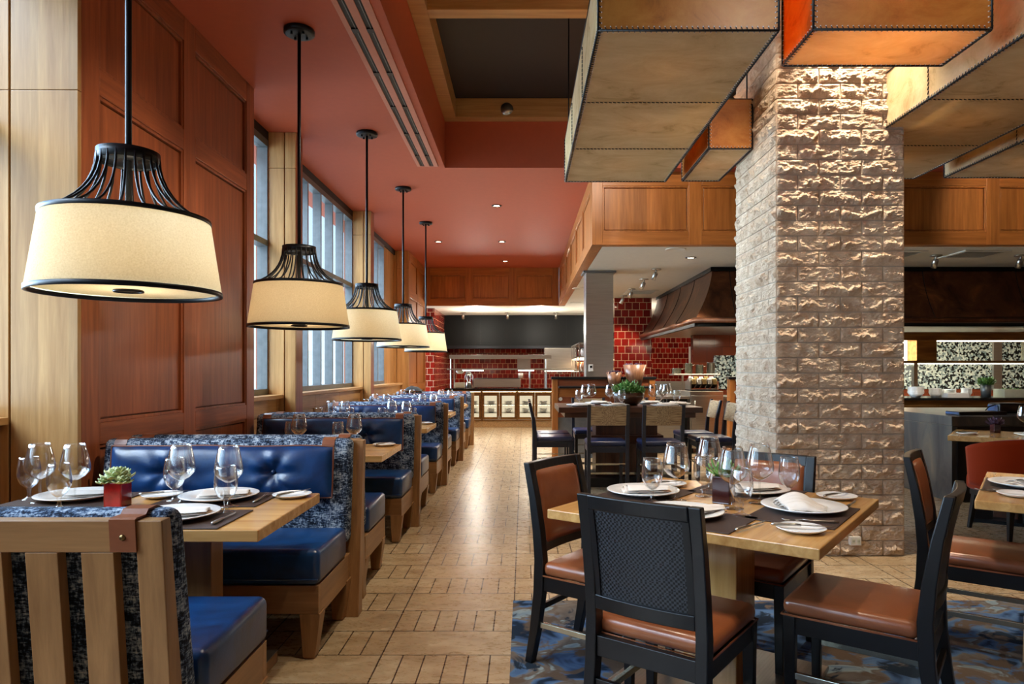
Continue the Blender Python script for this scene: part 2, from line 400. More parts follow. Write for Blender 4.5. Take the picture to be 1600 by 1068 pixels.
def panel_wall(name, axis, pos, face, u0, u1, z0, z1, cols, rows, mats, depth=.2, th=.022):
    """slab with raised stiles and rails; axis 'y': wall runs along y, face +1 = faces +x; axis 'x': runs along x, face -1 = faces -y"""
    mb = MB()
    def bx(a0, a1, d0, d1, c0, c1):
        lo, hi = min(pos+face*d0, pos+face*d1), max(pos+face*d0, pos+face*d1)
        if axis == 'y': mb.box(lo, hi, a0, a1, c0, c1)
        else: mb.box(a0, a1, lo, hi, c0, c1)
    bx(u0, u1, -depth, -th-.022, z0, z1)
    edges = [u0] + [e for c in cols for e in c] + [u1]
    for i in range(0, len(edges), 2): bx(edges[i], edges[i+1], -th-.022, 0, z0, z1)
    zz = [z0] + [e for r in rows for e in r] + [z1]
    for c in cols:
        mb.cur = 1
        for i in range(0, len(zz), 2): bx(c[0], c[1], -th-.022, -.0005, zz[i], zz[i+1])
        mb.cur = 0
        for r in rows:                                   # moulding round every panel
            m = .020; g = m+.008
            bx(c[0]+g, c[1]-g, -th-.021, -th, r[0]+g, r[1]-g)
            for a0, a1, c0, c1 in ((c[0], c[1], r[0], r[0]+m), (c[0], c[1], r[1]-m, r[1]), (c[0], c[0]+m, r[0]+m, r[1]-m), (c[1]-m, c[1], r[0]+m, r[1]-m)):
                bx(a0, a1, -th-.022, -th*.35, c0, c1)
    return struct(mb.build(name, mats, bevel=.003))
HB = 'y'
rows_tall = [(.14, .92), (1.04, 2.86), (3.0, 3.62)]
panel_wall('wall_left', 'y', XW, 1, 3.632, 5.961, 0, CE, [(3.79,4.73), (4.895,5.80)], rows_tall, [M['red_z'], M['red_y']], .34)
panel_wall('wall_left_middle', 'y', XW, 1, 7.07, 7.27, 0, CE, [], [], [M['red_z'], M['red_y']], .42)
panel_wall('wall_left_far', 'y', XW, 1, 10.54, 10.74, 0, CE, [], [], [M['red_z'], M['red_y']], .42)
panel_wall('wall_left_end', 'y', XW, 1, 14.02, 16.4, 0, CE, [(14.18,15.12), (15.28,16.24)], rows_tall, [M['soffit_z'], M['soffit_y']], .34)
# light oak faces of the pilasters that look toward the room's front
def pil_face(name, y, x0, x1, joints, gap=None):
    mb = MB(); yb = y - .03
    segs = [(x0, x1)] if gap is None else [(x0, gap-.006), (gap+.006, x1)]
    for a, b in segs:
        zs = [0] + joints + [CE]
        for q in range(len(zs)-1): mb.box(a, b, yb, y-.001, zs[q]+(.002 if q else 0), zs[q+1]-.002)
    return struct(mb.build(name, M['oak_z'], bevel=.002))
pil_face('trim_2', 3.632, -2.95, XW, [2.812], -2.712)
pil_face('trim_3', 7.07, -2.66, XW, [3.42], -2.465)
pil_face('trim_4', 10.54, -2.66, XW, [3.42], -2.465)
pil_face('trim_5', 14.02, -2.86, XW, [3.42], -2.60)
# outer wall below and beside the windows, with wainscot panels and sills
SILL = 1.085
for k, (a, b) in enumerate(((BK, 3.60), (5.962, 7.038), (7.272, 10.508), (10.742, 13.988))):
    XG, XS = (-2.87, -2.76) if k == 0 else (-2.69, -2.52)
    nm = ['wall_sill_near', 'wall_sill', 'wall_sill_middle', 'wall_sill_far'][k]
    n = max(1, round((b-a)/1.1)); w = (b-a)/n
    panel_wall(nm, 'y', XS, 1, a, b, 0, SILL-.04, [(a+w*i+.08, a+w*(i+1)-.08) for i in range(n)], [(.14, .90)], [M['oak_y'], M['oak_y']], .2)
    struct(MB().box(XG, XS+.045, a, b, SILL-.04, SILL).build('trim_%d' % (6+k), M['oak_y'], bevel=.004))
    mb = MB()
    mb.box(XG-.06, XG+.06, a, b, 3.70, CE-.001)
    struct(mb.build('trim_%d' % (10+k), M['black_box']))
    # the window itself
    fr = MB(); e = .03
    gl_end = b if k < 3 else 12.9
    fr.box(XG-.05, XG+.06, a, gl_end, SILL, SILL+.06).box(XG-.05, XG+.06, a, gl_end, 2.61, 2.67).box(XG-.05, XG+.06, a, gl_end, 3.63, 3.70)
    nn = [14, 2, 6, 4][k]
    off = [0, .0, 0, 0][k]
    for i in range(nn+1):
        y = a + (gl_end-a)*i/nn
        y0, y1 = max(a, y-.02), min(gl_end, y+.02)
        fr.box(XG-.05, XG+.055, y0, y1, SILL+.06, 2.61); fr.box(XG-.05, XG+.055, y0, y1, 2.67, 3.63)
    wf = struct(fr.build('window_%d' % (k+1), M['frame_metal']))
    pn = MB()
    for i in range(nn):
        y0 = a + (gl_end-a)*i/nn + .02; y1 = a + (gl_end-a)*(i+1)/nn - .02
        pn.box(XG-.008, XG, y0, y1, SILL+.06, 2.61); pn.box(XG-.008, XG, y0, y1, 2.67, 3.63)
    pn.build('pane', M['pane'], wf)
struct(MB().box(-2.85, -2.66, 12.9, 13.99, SILL, CE).build('wall_left_panel', M['oak_z']))
# outer shell of the left side above the windows and the rest of the room
struct(MB().box(-3.2, -2.72, 3.64, 5.95, 0, CE).build('wall_outer_left', M['white_paint']))
# soffits over the kitchen
SB = H + 1.558
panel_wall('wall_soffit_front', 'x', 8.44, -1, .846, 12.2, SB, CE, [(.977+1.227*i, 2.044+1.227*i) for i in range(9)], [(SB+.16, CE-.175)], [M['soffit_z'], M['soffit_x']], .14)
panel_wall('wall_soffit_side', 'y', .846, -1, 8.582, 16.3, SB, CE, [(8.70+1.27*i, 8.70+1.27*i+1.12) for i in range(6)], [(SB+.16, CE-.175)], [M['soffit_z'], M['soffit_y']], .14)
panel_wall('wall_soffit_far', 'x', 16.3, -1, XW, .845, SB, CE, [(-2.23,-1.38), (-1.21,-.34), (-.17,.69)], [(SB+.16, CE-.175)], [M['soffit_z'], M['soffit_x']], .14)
struct(MB().box(.99, 12.2, 8.585, 21, SB, SB+.08).box(-3.2, .99, 16.445, 21, SB, SB+.08).build('ceiling_kitchen', M['white_paint']))
# kitchen walls
struct(MB().box(-3.2, 12.2, 20.5, 20.7, 0, SB).build('wall_back', M['tile']))
struct(MB().box(-3.2, -2.22, 17.0, 17.04, 0, SB).build('wall_kitchen_left', M['tile']))
struct(MB().box(-3.2, -2.22, 17.041, 20.5, 0, SB).build('wall_kitchen_left_side', M['tile_y']))
struct(MB().box(1.94, 2.737, 14.6, 14.8, 0, SB).build('wall_kitchen_pier', M['tile']))
struct(MB().box(3.33, 12.0, 13.4, 13.6, 0, SB).build('wall_kitchen_right', M['brown_tile']))
struct(MB().box(3.73, 5.2, 13.33, 13.4, .98, 1.63).box(5.2, 12, 13.33, 13.4, .98, 2.05).build('wall_mosaic', M['mosaic']))
struct(MB().box(9.15, 9.31, 13.28, 13.33, .95, 2.1).build('trim_20', M['stainless']))
struct(MB().box(12, 12.2, BK, 21, 0, 4.8).build('wall_right', M['soffit_z']))
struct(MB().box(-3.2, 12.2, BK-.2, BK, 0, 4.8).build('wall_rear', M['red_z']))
# ------------------------------------------------------------------ slot diffuser
sd = thing('slot_diffuser', 'long twin-slot air diffuser recessed in the red ceiling', 'air vent', (-1.15, 3.6, CE))
p = MB()
for a, b in ((-.125,-.086), (-.036,.024), (.074,.127)): p.box(a, b, -6.5, 4.58, -.012, -.0005)
p.box(-.125, .127, 4.58, 4.6, -.012, -.0005)
p.build('cover_plate', M['red_trim'], sd, bevel=.002)
for a in (-.086, .024):
    MB().box(a, a+.05, -6.5, 4.58, -.004, -.001).build('slot', M['black_box'], sd)
    MB().box(a+.03, a+.036, -6.5, 4.58, -.010, -.004).build('vane', M['frame_metal'], sd)
    for i in range(10):
        y = 4.2 - i*.72
        MB().box(a, a+.05, y-.03, y+.03, -.014, -.004).build('bracket', M['black_metal'], sd)
# ------------------------------------------------------------------ pendants
def make_pendant():
    r = thing('pendant_lamp', '', 'pendant lamp', (0,0,0))
    top = CE
    MB().lathe([(0,0),(.105,0),(.108,-.006),(.108,-.03),(.09,-.036),(0,-.036)], 32, (0,0,top)).build('canopy', M['black_metal'], r)
    for k in range(4):
        a = math.pi/4 + k*math.pi/2
        MB().cyl((.06*math.cos(a), .06*math.sin(a), top-.052), .009, .018, 10).build('canopy_screw', M['black_metal'], r)
    MB().tube([(0,0,top-.03),(0,0,1.70)], .0125, 12).build('rod', M['black_metal'], r)
    zt, zm, zb = 2.226, 1.954, 1.652; Rc, Rt, Rb = .113, .307, .3515
    cg = MB(); cg.lathe([(Rc-.004,zt),(Rc+.004,zt),(Rc+.004,zt-.045),(Rc-.004,zt-.045),(Rc-.004,zt)], 36)
    cg.lathe([(0,zt-.03),(Rc,zt-.03),(Rc,zt-.036),(0,zt-.036)], 36)
    cg.lathe([(Rt-.006,zm+.006),(Rt+.004,zm+.006),(Rt+.004,zm-.012),(Rt-.006,zm-.012),(Rt-.006,zm+.006)], 48)
    cg.build('cage_ring', M['black_metal'], r)
    for k in range(22):
        a = 2*math.pi*k/22; pts = []
        for q in range(9):
            s = q/8; rr = Rc + (Rt-Rc)*(s**1.9); z = zt-.02 + (zm-zt+.02)*(1-(1-s)**1.35)
            pts.append((rr*math.cos(a), rr*math.sin(a), z))
        MB().tube(pts, .0052, 6).build('cage_rib', M['black_metal'], r)
    MB().lathe([(Rt,zm),(Rb,zb)], 64).build('lamp_shade', M['shade'], r)
    MB().lathe([(Rb-.010,zb+.008),(Rb+.003,zb+.008),(Rb+.003,zb-.010),(Rb-.010,zb-.010),(Rb-.010,zb+.008)], 64).build('shade_rim', M['black_metal'], r)
    MB().lathe([(0,zb+.012),(Rb-.009,zb+.012)], 64).build('diffuser', M['shade'], r)
    MB().tube([(.052*math.cos(a*.2618), .052*math.sin(a*.2618), zb+.004) for a in range(24)], .006, 6, True).build('finial_ring', M['black_metal'], r)
    bl = MB().lathe([(0,zb+.10),(.03,zb+.115),(.034,zb+.14),(.02,zb+.18),(0,zb+.19)], 14).build('bulb', M['bulb'], r)
    return r
PD = [2.8, 4.93, 7.06, 9.19, 11.32]
pend = Proto(make_pendant())
plab = ['drum pendant lamp over the nearest booth table, largest in view', 'drum pendant lamp over the second booth table from the front',
        'drum pendant lamp over the third booth table from the front', 'drum pendant lamp over the fourth booth table, one short of the farthest',
        'farthest and smallest looking drum pendant lamp in the booth row']
for y, l in zip(PD, plab):
    pend.put((-1.62, y, 0), 0, l, 'drum pendants over the booths')
    lamp('pendant_light', 'POINT', (-1.62, y, 1.80), 2.1, (1,.86,.68), shadow_soft_size=.08)
# ------------------------------------------------------------------ recessed downlights and spots
def make_downlight():
    r = thing('downlight', '', 'ceiling light')
    MB().lathe([(.075,0),(.075,-.008),(.05,-.010),(.045,-.002),(.045,0)], 24).build('trim_ring', M['black_metal'], r)
    MB().lathe([(0,-.003),(.045,-.003)], 20).build('lens', M['bulb'], r)
    return r
dl = Proto(make_downlight())
for (x, y, z, l, e) in ((-.40,10.17,CE,'round recessed downlight in red ceiling, nearest of the four',260), (-1.62,13.0,CE,'round recessed downlight in red ceiling, left one near the windows',160),
        (-.41,13.0,CE,'round recessed downlight in red ceiling, middle of the right file',200), (-.41,15.3,CE,'round recessed downlight in red ceiling close to the far wood panels',160),
        (2.30,9.39,SB,'recessed downlight in the white kitchen ceiling above the steel column',160)):
    dl.put((x, y, z-.001), 0, l, 'recessed downlights')
    lamp('downlight_beam', 'SPOT', (x, y, z-.03), e, (1,.91,.78), spot_size=R(95), spot_blend=.6, shadow_soft_size=.05)
def make_spot():
    r = thing('spotlight', '', 'spotlight')
    MB().lathe([(0,0),(.075,0),(.075,-.012),(0,-.014)], 20).build('mount_plate', M['steel'], r)
    MB().tube([(0,0,-.012),(0,0,-.06)], .012, 8).build('arm', M['steel'], r)
    rot = Matrix.Rotation(R(28), 4, 'X')
    h = MB().lathe([(0,.0),(.028,0),(.036,-.02),(.036,-.12),(.03,-.12),(.028,-.10),(0,-.10)], 18)
    h.v = [tuple(rot @ Vector(q) + Vector((0,0,-.055))) for q in h.v]
    h.build('lamp_head', M['steel'], r)
    g = MB().lathe([(0,-.112),(.028,-.112)], 14); g.v = [tuple(rot @ Vector(q) + Vector((0,0,-.055))) for q in g.v]
    g.build('lens', M['bulb'], r)
    return r
spt = Proto(make_spot())
for (x, y, z, rz, l) in ((2.03,10.45,SB-.001,.9,'small steel spotlight on white ceiling, nearest of the row by the copper hood'), (2.05,11.6,SB-.001,.9,'small steel spotlight on white ceiling, second of the row by the copper hood'),
        (2.06,13.0,SB-.001,.9,'small steel spotlight beside the square ceiling vent'), (2.07,14.15,SB-.001,.9,'small steel spotlight closest to the red tiled pier'),
        (-1.62,18.3,SB-.001,0,'left steel spotlight before the far black hood'), (-.43,18.3,SB-.001,0,'middle steel spotlight before the far black hood'), (.87,18.3,SB-.001,0,'right steel spotlight before the far black hood'),
        (5.56,9.2,SB-.001,0,'steel spotlight on ceiling above the bronze hood, right of the stone pillar'), (6.70,9.2,SB-.001,0,'steel spotlight at the right picture edge above the bronze hood'),
        ):
    spt.put((x, y, z), rz, l, 'small steel spotlights')
    lamp('spot_beam', 'SPOT', (x, y, z-.2), 60, (1,.87,.70), spot_size=R(100), spot_blend=.7, shadow_soft_size=.04)
s = spt.put((-.2, 8.05, Z0+.1), 0, 'round steel spotlight on the oak ceiling beam', 'small steel spotlights')
s.rotation_euler = (R(90), 0, 0); s.location = (-.2, 8.133, Z0+.1)
# discs (speakers) and vents in the kitchen ceiling
spk = MB().lathe([(0,-.002),(.10,-.002),(.12,-.008),(.13,-.006),(.13,0)], 28).build('ceiling_speaker', M['white_paint'])
spk = Proto(tag(spk, '', 'speaker'))
for x, y, l in ((1.95,8.75,'round white ceiling speaker near the honey oak soffit front'), (1.05,12.9,'round white ceiling speaker left of the steel column'), (1.2,15.6,'round white ceiling speaker farthest into the kitchen')):
    spk.put((x, y, SB-.001), 0, l, 'round ceiling speakers')
def make_vent():
    r = thing('ceiling_vent', '', 'air vent')
    MB().box(-.30,.30,-.30,-.24,-.012,-.001).box(-.30,.30,.24,.30,-.012,-.001).box(-.30,-.24,-.24,.24,-.012,-.001).box(.24,.30,-.24,.24,-.012,-.001).build('vent_frame', M['white_paint'], r)
    MB().box(-.24,.24,-.24,.24,-.003,-.001).build('backing', M['black_box'], r)
    for k in range(8):
        MB().cbox((0, -.21+.06*k, -.008), (.48, .035, .004), Matrix.Rotation(R(35), 3, 'X')).build('slat', M['white_paint'], r)
    return r
vt = Proto(make_vent())
for x, y, l in ((2.32,13.5,'square white ceiling vent beside the copper hood'), (6.0,9.1,'square white ceiling vent above the bronze hood at right'), (4.95,9.15,'square white ceiling vent half hidden by the stone pillar')):
    vt.put((x, y, SB-.001), 0, l, 'square ceiling vents')
# ================================================================== LANTERNS
def edge_lacing(mb, eb, p, q, n1, n2, step=.028):
    """leather lacing over the edge p-q whose two faces have outward normals n1 and n2"""
    p, q, n1, n2 = Vector(p), Vector(q), Vector(n1), Vector(n2)
    L = (q-p).length; t = (q-p)/L; k = int(L/step); w = .016
    mb.tube([p+(n1+n2)*.002, q+(n1+n2)*.002], .006, 6)
    for i in range(k):
        c = p + t*(step*(i+.5))
        a = c - t*step*.3 + n1*.003 - n2*w; b = c + (n1+n2)*.006; d = c + t*step*.3 + n2*.003 - n1*w
        mb.tube([a, b, d], .0028, 4)
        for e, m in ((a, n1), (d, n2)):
            eb.cbox(e + m*.0015, (.005,.005,.005))  # pale cubes paint white highlights along the lacing
def seam_lacing(mb, p, q, n, step=.028):
    p, q, n = Vector(p), Vector(q), Vector(n); L = (q-p).length; t = (q-p)/L; s = t.cross(n); k = int(L/step)
    for i in range(k):
        c = p + t*(step*(i+.5)) + n*.003
        mb.tube([c - t*step*.42 - s*.004, c + t*step*.3 + s*.004], .0034, 4)
def lantern(x0, x1, y0, y1, z0, z1, seams, label, mat, warm=8, faces='all'):
    cx, cy = (x0+x1)/2, (y0+y1)/2
    r = thing('hide_lantern', label, 'ceiling lantern', (cx, cy, z0), 0, 'stitched rawhide box lanterns')
    a, b, h = (x1-x0)/2, (y1-y0)/2, z1-z0
    th = .006
    side = MB()
    side.box(-a,-a+th,-b,b,0,h).box(a-th,a,-b,b,0,h).box(-a+th,a-th,-b,-b+th,0,h).box(-a+th,a-th,b-th,b,0,h)
    side.build('side_panel', mat, r)
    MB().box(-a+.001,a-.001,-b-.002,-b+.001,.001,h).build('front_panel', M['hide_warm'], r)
    MB().box(-a+th,a-th,-b+th,b-th,.0,th).build('bottom_panel', M['hide'], r)
    lc, hl = MB(), MB()
    F, B_, Lf, Rt, D = (0,-1,0), (0,1,0), (-1,0,0), (1,0,0), (0,0,-1)
    edge_lacing(lc, hl, (-a,-b,0), (a,-b,0), F, D); edge_lacing(lc, hl, (-a,b,0), (a,b,0), B_, D)
    edge_lacing(lc, hl, (-a,-b,0), (-a,b,0), Lf, D); edge_lacing(lc, hl, (a,-b,0), (a,b,0), Rt, D)
    for sx, sy, n1, n2 in ((-a,-b,F,Lf), (a,-b,F,Rt), (-a,b,B_,Lf), (a,b,B_,Rt)): edge_lacing(lc, hl, (sx,sy,0), (sx,sy,h), n1, n2)
    for y in seams:
        seam_lacing(lc, (-a, y-cy, 0), (a, y-cy, 0), D); seam_lacing(lc, (-a, y-cy, 0), (-a, y-cy, h), Lf); seam_lacing(lc, (a, y-cy, 0), (a, y-cy, h), Rt)
    for sx in (-1,1): lc.tube([(sx*a,-b,h),(sx*a,b,h)], .005, 5)
    for sy in (-1,1): lc.tube([(-a,sy*b,h),(a,sy*b,h)], .005, 5)
    lc.build('lacing', M['black_wood'], r)
    hl.build('highlight_row', M['linen'], r)['kind'] = 'stuff'
    for sx in (-1,1):
        for sy in (-1,1):
            MB().tube([(sx*(a-.03), sy*(b-.03), .01), (sx*(a-.03), sy*(b-.03), H+3.247-z0)], .006, 8).build('hanging_rod', M['black_metal'], r)
    if warm:
        n = 1 if (y1-y0) < 1.2 else 3
        for i in range(n):
            lamp('lantern_light', 'POINT', (cx, y0+(y1-y0)*(i+.5)/n, z0+.24), warm, (1,.62,.28), shadow_soft_size=.1)
    return r
LZ = H+1.75
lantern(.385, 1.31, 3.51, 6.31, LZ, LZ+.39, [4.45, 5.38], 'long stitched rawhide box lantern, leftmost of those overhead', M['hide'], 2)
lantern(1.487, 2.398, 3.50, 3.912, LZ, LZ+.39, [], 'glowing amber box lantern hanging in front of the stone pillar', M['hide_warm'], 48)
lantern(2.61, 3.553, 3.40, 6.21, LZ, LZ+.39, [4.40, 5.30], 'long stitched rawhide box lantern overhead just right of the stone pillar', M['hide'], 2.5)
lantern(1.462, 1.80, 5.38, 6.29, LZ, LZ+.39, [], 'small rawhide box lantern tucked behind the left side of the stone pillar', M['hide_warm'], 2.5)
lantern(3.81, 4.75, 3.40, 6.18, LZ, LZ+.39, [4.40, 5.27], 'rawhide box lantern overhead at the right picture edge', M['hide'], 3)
# ================================================================== STONE PILLAR
def brick_face(mb, x0, w, z0, z1, place, ch, bw, nu, nv, seed, amp=1.0):
    rows = int(round((z1-z0)/ch))
    for r_ in range(rows):
        za = z0 + r_*ch + .0035; zb = z0 + (r_+1)*ch - .0035
        off = 0 if r_ % 2 else bw*.5
        cuts = [0] + [c for c in [off + bw*i for i in range(8)] if .02 < c < w-.02] + [w]
        for a, b in zip(cuts, cuts[1:]):
            a2, b2 = a+.0045, b-.0045
            s1 = noise.noise(Vector((r_*3.1, a*7, seed)))
            n_u = nu if b-a > .2 else max(4, nu//2)
            def fn(u, v, a2=a2, b2=b2, n_u=n_u):
                iu, iv = round(u*n_u), round(v*nv); rim = iu in (0, n_u) or iv in (0, nv)
                u = min(1, max(0, (iu-1)/(n_u-2))); v = min(1, max(0, (iv-1)/(nv-2)))
                x = a2 + (b2-a2)*u; z = za + (zb-za)*v
                ed = min(1, min(u, 1-u)*(b2-a2)/.016)**.7*min(1, min(v, 1-v)*ch/.014)**.7
                jag = noise.fractal(Vector((x*11, seed*3, r_*5.3)), .8, 2, 5)
                rid = .50 + .34*jag + .10*s1
                am = max(.06, .5 + 1.25*noise.noise(Vector((x*5.5+3, r_*2.2, seed))))
                g = math.exp(-((v-rid)/.09)**2) if v > rid else math.exp(-((v-rid)/.30)**2)
                rough = noise.fractal(Vector((x*16, z*34, seed+r_)), .7, 2.0, 6)
                cr_ = abs(noise.fractal(Vector((x*24, z*40, seed*2)), .8, 2.0, 4))
                d = .006 + ed*amp*(.003 + .030*g*am + .010*rough - .010*cr_*g)
                return place(x, z, .001 if rim else max(.008, d+.004))
            mb.grid(fn, n_u, nv, False)
COLX0, COLX1, COLY0, COLY1 = 1.818, 2.738, 4.91, 5.835
pil = thing('stone_pillar', 'square split-face stone block pillar between dining table and kitchen', 'pillar', ((COLX0+COLX1)/2, (COLY0+COLY1)/2, 0))
cx, cy = (COLX0+COLX1)/2, (COLY0+COLY1)/2; hx, hy = .46, .4625
ZT = H+3.24
MB().box(-hx+.006, hx-.006, -hy+.006, hy-.006, 0, ZT).build('mortar_core', M['mortar'], pil)
ch = .1095
fb = MB(); brick_face(fb, 0, .92, 0, ch*41, lambda x, z, d: (-hx+x, -hy-d+.008, z), ch, .3065, 46, 20, 1.0); fb.build('front_blocks', M['stone'], pil)
fb = MB(); brick_face(fb, 0, .925, 0, ch*41, lambda x, z, d: (-hx-d+.008, hy-x, z), ch, .3083, 30, 16, 5.0, .85); fb.build('left_blocks', M['stone'], pil)
fb = MB(); brick_face(fb, 0, .925, 0, ch*41, lambda x, z, d: (hx+d-.008, -hy+x, z), ch, .3083, 8, 5, 9.0, .4); fb.build('right_blocks', M['stone'], pil)
fb = MB(); brick_face(fb, 0, .92, 0, ch*41, lambda x, z, d: (hx-x, hy+d-.008, z), ch, .3065, 8, 5, 13.0, .5); fb.build('rear_blocks', M['stone'], pil)
ol = thing('wall_outlet', 'cream double power outlet low on the stone pillar', 'outlet', (2.372, COLY0-.036, .115))
MB().box(-.038,.038,-.004,.034,-.03,.03).build('cover_plate', M['plastic_white'], ol, bevel=.002)
for s_ in (-1,1):
    f = MB(); f.cyl((s_*.018, 0, 0), .001, .001, 4); 
    MB().box(s_*.018-.011, s_*.018+.011, -.0065, -.004, -.016, .016).build('socket', M['green_white'], ol, bevel=.003)
    MB().box(s_*.018-.005, s_*.018-.003, -.0072, -.0065, -.006, .006).box(s_*.018+.003, s_*.018+.005, -.0072, -.0065, -.006, .006).build('slot', M['black_box'], ol)
# ================================================================== BOOTH BENCHES
BX0, BX1 = -2.30, -.935
BL = (BX1-BX0)/2; BCX = (BX0+BX1)/2
def lean_back(z): return -.09*(1-z/.943)       # rear plane of the frame, y of a bench that faces -y
def lean_front(z): return -.045-.125*(1-z/.943)
def slab(mb, x0, x1, z0, z1, f0, f1):
    mb.hexa([(x0,f0(z0),z0),(x1,f0(z0),z0),(x1,f1(z0),z0),(x0,f1(z0),z0)], [(x0,f0(z1),z1),(x1,f0(z1),z1),(x1,f1(z1),z1),(x0,f1(z1),z1)])
def make_bench(pillow):
    r = thing('booth_bench', '', 'booth bench')
    for s_ in (-1,1):
        m = MB(); xa, xb = (BL-.07, BL+.042) if pillow and s_ > 0 else sorted((s_*BL, s_*(BL-.07))); slab(m, xa, xb, 0, .943, (lambda z: lean_front(z)-.01) if pillow and s_ > 0 else lean_front, lean_back); m.build('frame_post', M['bench_z'], r, bevel=.003)
    m = MB(); slab(m, -BL+.07, BL-.07, .858, .943, lean_front, lambda z: lean_back(z)-.0006); m.build('top_rail', M['bench_x'], r, bevel=.003)
    m = MB(); slab(m, -BL+.07, BL-.07, .20, .30, lean_front, lambda z: lean_back(z)-.0006); m.build('lower_rail', M['bench_x'], r, bevel=.003)
    n = 8; gap = ((2*BL-.14) - n*.085)/(n+1)
    for i in range(n):
        x = -BL+.07+gap+(.085+gap)*i
        m = MB(); slab(m, x, x+.085, .30, .858, lambda z: lean_back(z)-.035, lambda z: lean_back(z)-.001); m.build('slat', M['bench_z'], r, bevel=.002)
    # fabric back cushion
    m = MB(); w = BL-.006
    slab(m, -w, w, .40, .958, lambda z: lean_front(z)-.095-.02*(1-z), lambda z: lean_front(z)-.001)
    m.build('back_cushion', M['tweed'], r, bevel=.035, seg=4)
    # leather seat
    def seatrow(t, ins, z): return None
    m = MB(); y0, y1 = -.745, -.245; z0, z1 = .345, .51
    m.hexa([(-BL,y0,z0),(BL,y0,z0),(BL,y1,z0),(-BL,y1,z0)], [(-BL,y0,z1),(BL,y0,z1),(BL,y1,z1-.006),(-BL,y1,z1-.006)])
    st = m.build('seat_cushion', M['blue_leather'], r, bevel=.03, seg=4)
    pz = z1-.028
    MB().tube([(-BL+.006,y0-.001,z0+.03),(BL-.006,y0-.001,z0+.03)], .004, 6).build('piping', M['blue_leather'], st)
    m = MB(); m.box(-BL+.005,BL-.005,-.735,-.70,.215,.345).box(-BL+.005,BL-.005,-.20,-.165,.215,.345)
    m.build('seat_rail', M['bench_x'], r, bevel=.002)
    for s_ in (-1,1):
        x = s_*(BL-.022)
        MB().box(x-.017,x+.017,-.70,-.20,.20,.345).build('side_rail', M['bench_y'], r, bevel=.002)
        for y in (-.69,-.205):
            MB().taper(s_*(BL-.055), y, 0.008, .215, .058, .058, .095, .09, s_*(BL-.046), y).box(s_*(BL-.055)-.024, s_*(BL-.055)+.024, y-.024, y+.024, 0, .008).build('leg', M['bench_z'], r, bevel=.003)
    for s_ in (-1,1):
        x = BL-.13 if s_ > 0 else -(BL-.10); w = .034; m = MB()
        pts = [(lean_back(.862)+.004,.862),(lean_back(.943)+.004,.945),(-.004,.9475),(-.048,.9475),(-.060,.960),(-.10,.9615),(-.128,.952),(-.143,.928),(-.152,.90)]
        rings = []
        for y, z in pts: rings.append([(x-w,y,z),(x+w,y,z)])
        vs = [p for q in rings for p in q]; m.add(vs, [(2*i,2*i+1,2*i+3,2*i+2) for i in range(len(pts)-1)], False)
        sp_ = m.build('strap', M['strap_leather'], r, solid=.006, normals=False)
        g = MB().lathe([(0,.0),(.009,0),(.007,.004),(0,.005)], 12); g.v = [(x+a, lean_back(.9)+.006+c_, .9+b) for a, b, c_ in g.v]
        g.build('rivet', M['brass'], sp_)
    if pillow:
        PW, z0, z1 = 1.19, .655, .925
        def side(sgn):
            def fn(u, v):
                x = (u-.5)*PW; z = z0+(z1-z0)*v
                eu = 1-abs(2*u-1)**5; ev = 1-abs(2*v-1)**3.2
                d = .058*(max(0,eu)**.5)*(max(0,ev)**.55)
                if sgn < 0:
                    for bx_ in (-.285,.285):
                        q = math.hypot((x-bx_)*1.0, (z-.79)*1.15); d -= .036*math.exp(-(q/.055)**2)
                        an = math.atan2(z-.79, x-bx_); d -= .008*math.exp(-(q/.15)**2)*(math.cos(an*6))*min(1,q/.03)
                    d += .004*noise.noise(Vector((x*9, z*14, 3)))
                yb = -.172-.11*(.943-z)
                wv = .006*noise.noise(Vector((x*6, 1, z*6)))*(1 if v > .5 else .5)
                return (x, yb - .02 + sgn*d, z + wv)
            return fn
        m = MB(); m.grid(side(-1), 72, 22); m.grid(side(1), 30, 8)
        pl = m.build('back_pillow', M['blue_leather'], r)
        e = []
        f = side(0)
        for k in range(24): e.append(f(k/24,0))
        for k in range(8): e.append(f(1,k/8))
        for k in range(24): e.append(f(1-k/24,1))
        for k in range(8): e.append(f(0,1-k/8))
        MB().tube(e, .0055, 6, True).build('piping', M['piping'], pl)
        for bx_ in (-.285,.285):
            g = MB().lathe([(0,.014),(.01,.012),(.016,.004),(.017,-.004),(0,-.006)], 14)
            g.v = [(bx_+a, -.172-.11*(.943-.79)-.036-c_, .79+b) for a, b, c_ in g.v]
            g.build('button', M['blue_leather'], pl)
    return r
PA = Proto(make_bench(True)); PB = Proto(make_bench(False))
ROW = lambda k: 1.75 + 2.13*k
names = ['first','second','third','fourth','fifth']
for k in range(6):
    y = ROW(k)
    if k > 0:
        lab = ['', 'booth bench facing the viewer on the far side of the nearest booth table', 'booth bench facing the viewer beyond the second booth table', 'booth bench facing the viewer beyond the third booth table',
               'booth bench facing the viewer beyond the fourth booth table', 'last booth bench of the row, facing the viewer beyond the fifth table'][k]
        PA.put((BCX, y-.014, 0), 0, lab, 'booth benches facing the room front')
    if k < 5:
        lab = ['slatted oak back of the nearest booth bench, turned away at lower left', 'booth bench turned away from the viewer before the second booth table', 'booth bench turned away from the viewer before the third booth table',
               'booth bench turned away from the viewer before the fourth booth table', 'booth bench turned away from the viewer before the farthest booth table'][k]
        PB.put((BCX, y+.014, 0), math.pi, lab, 'booth benches turned to the kitchen')
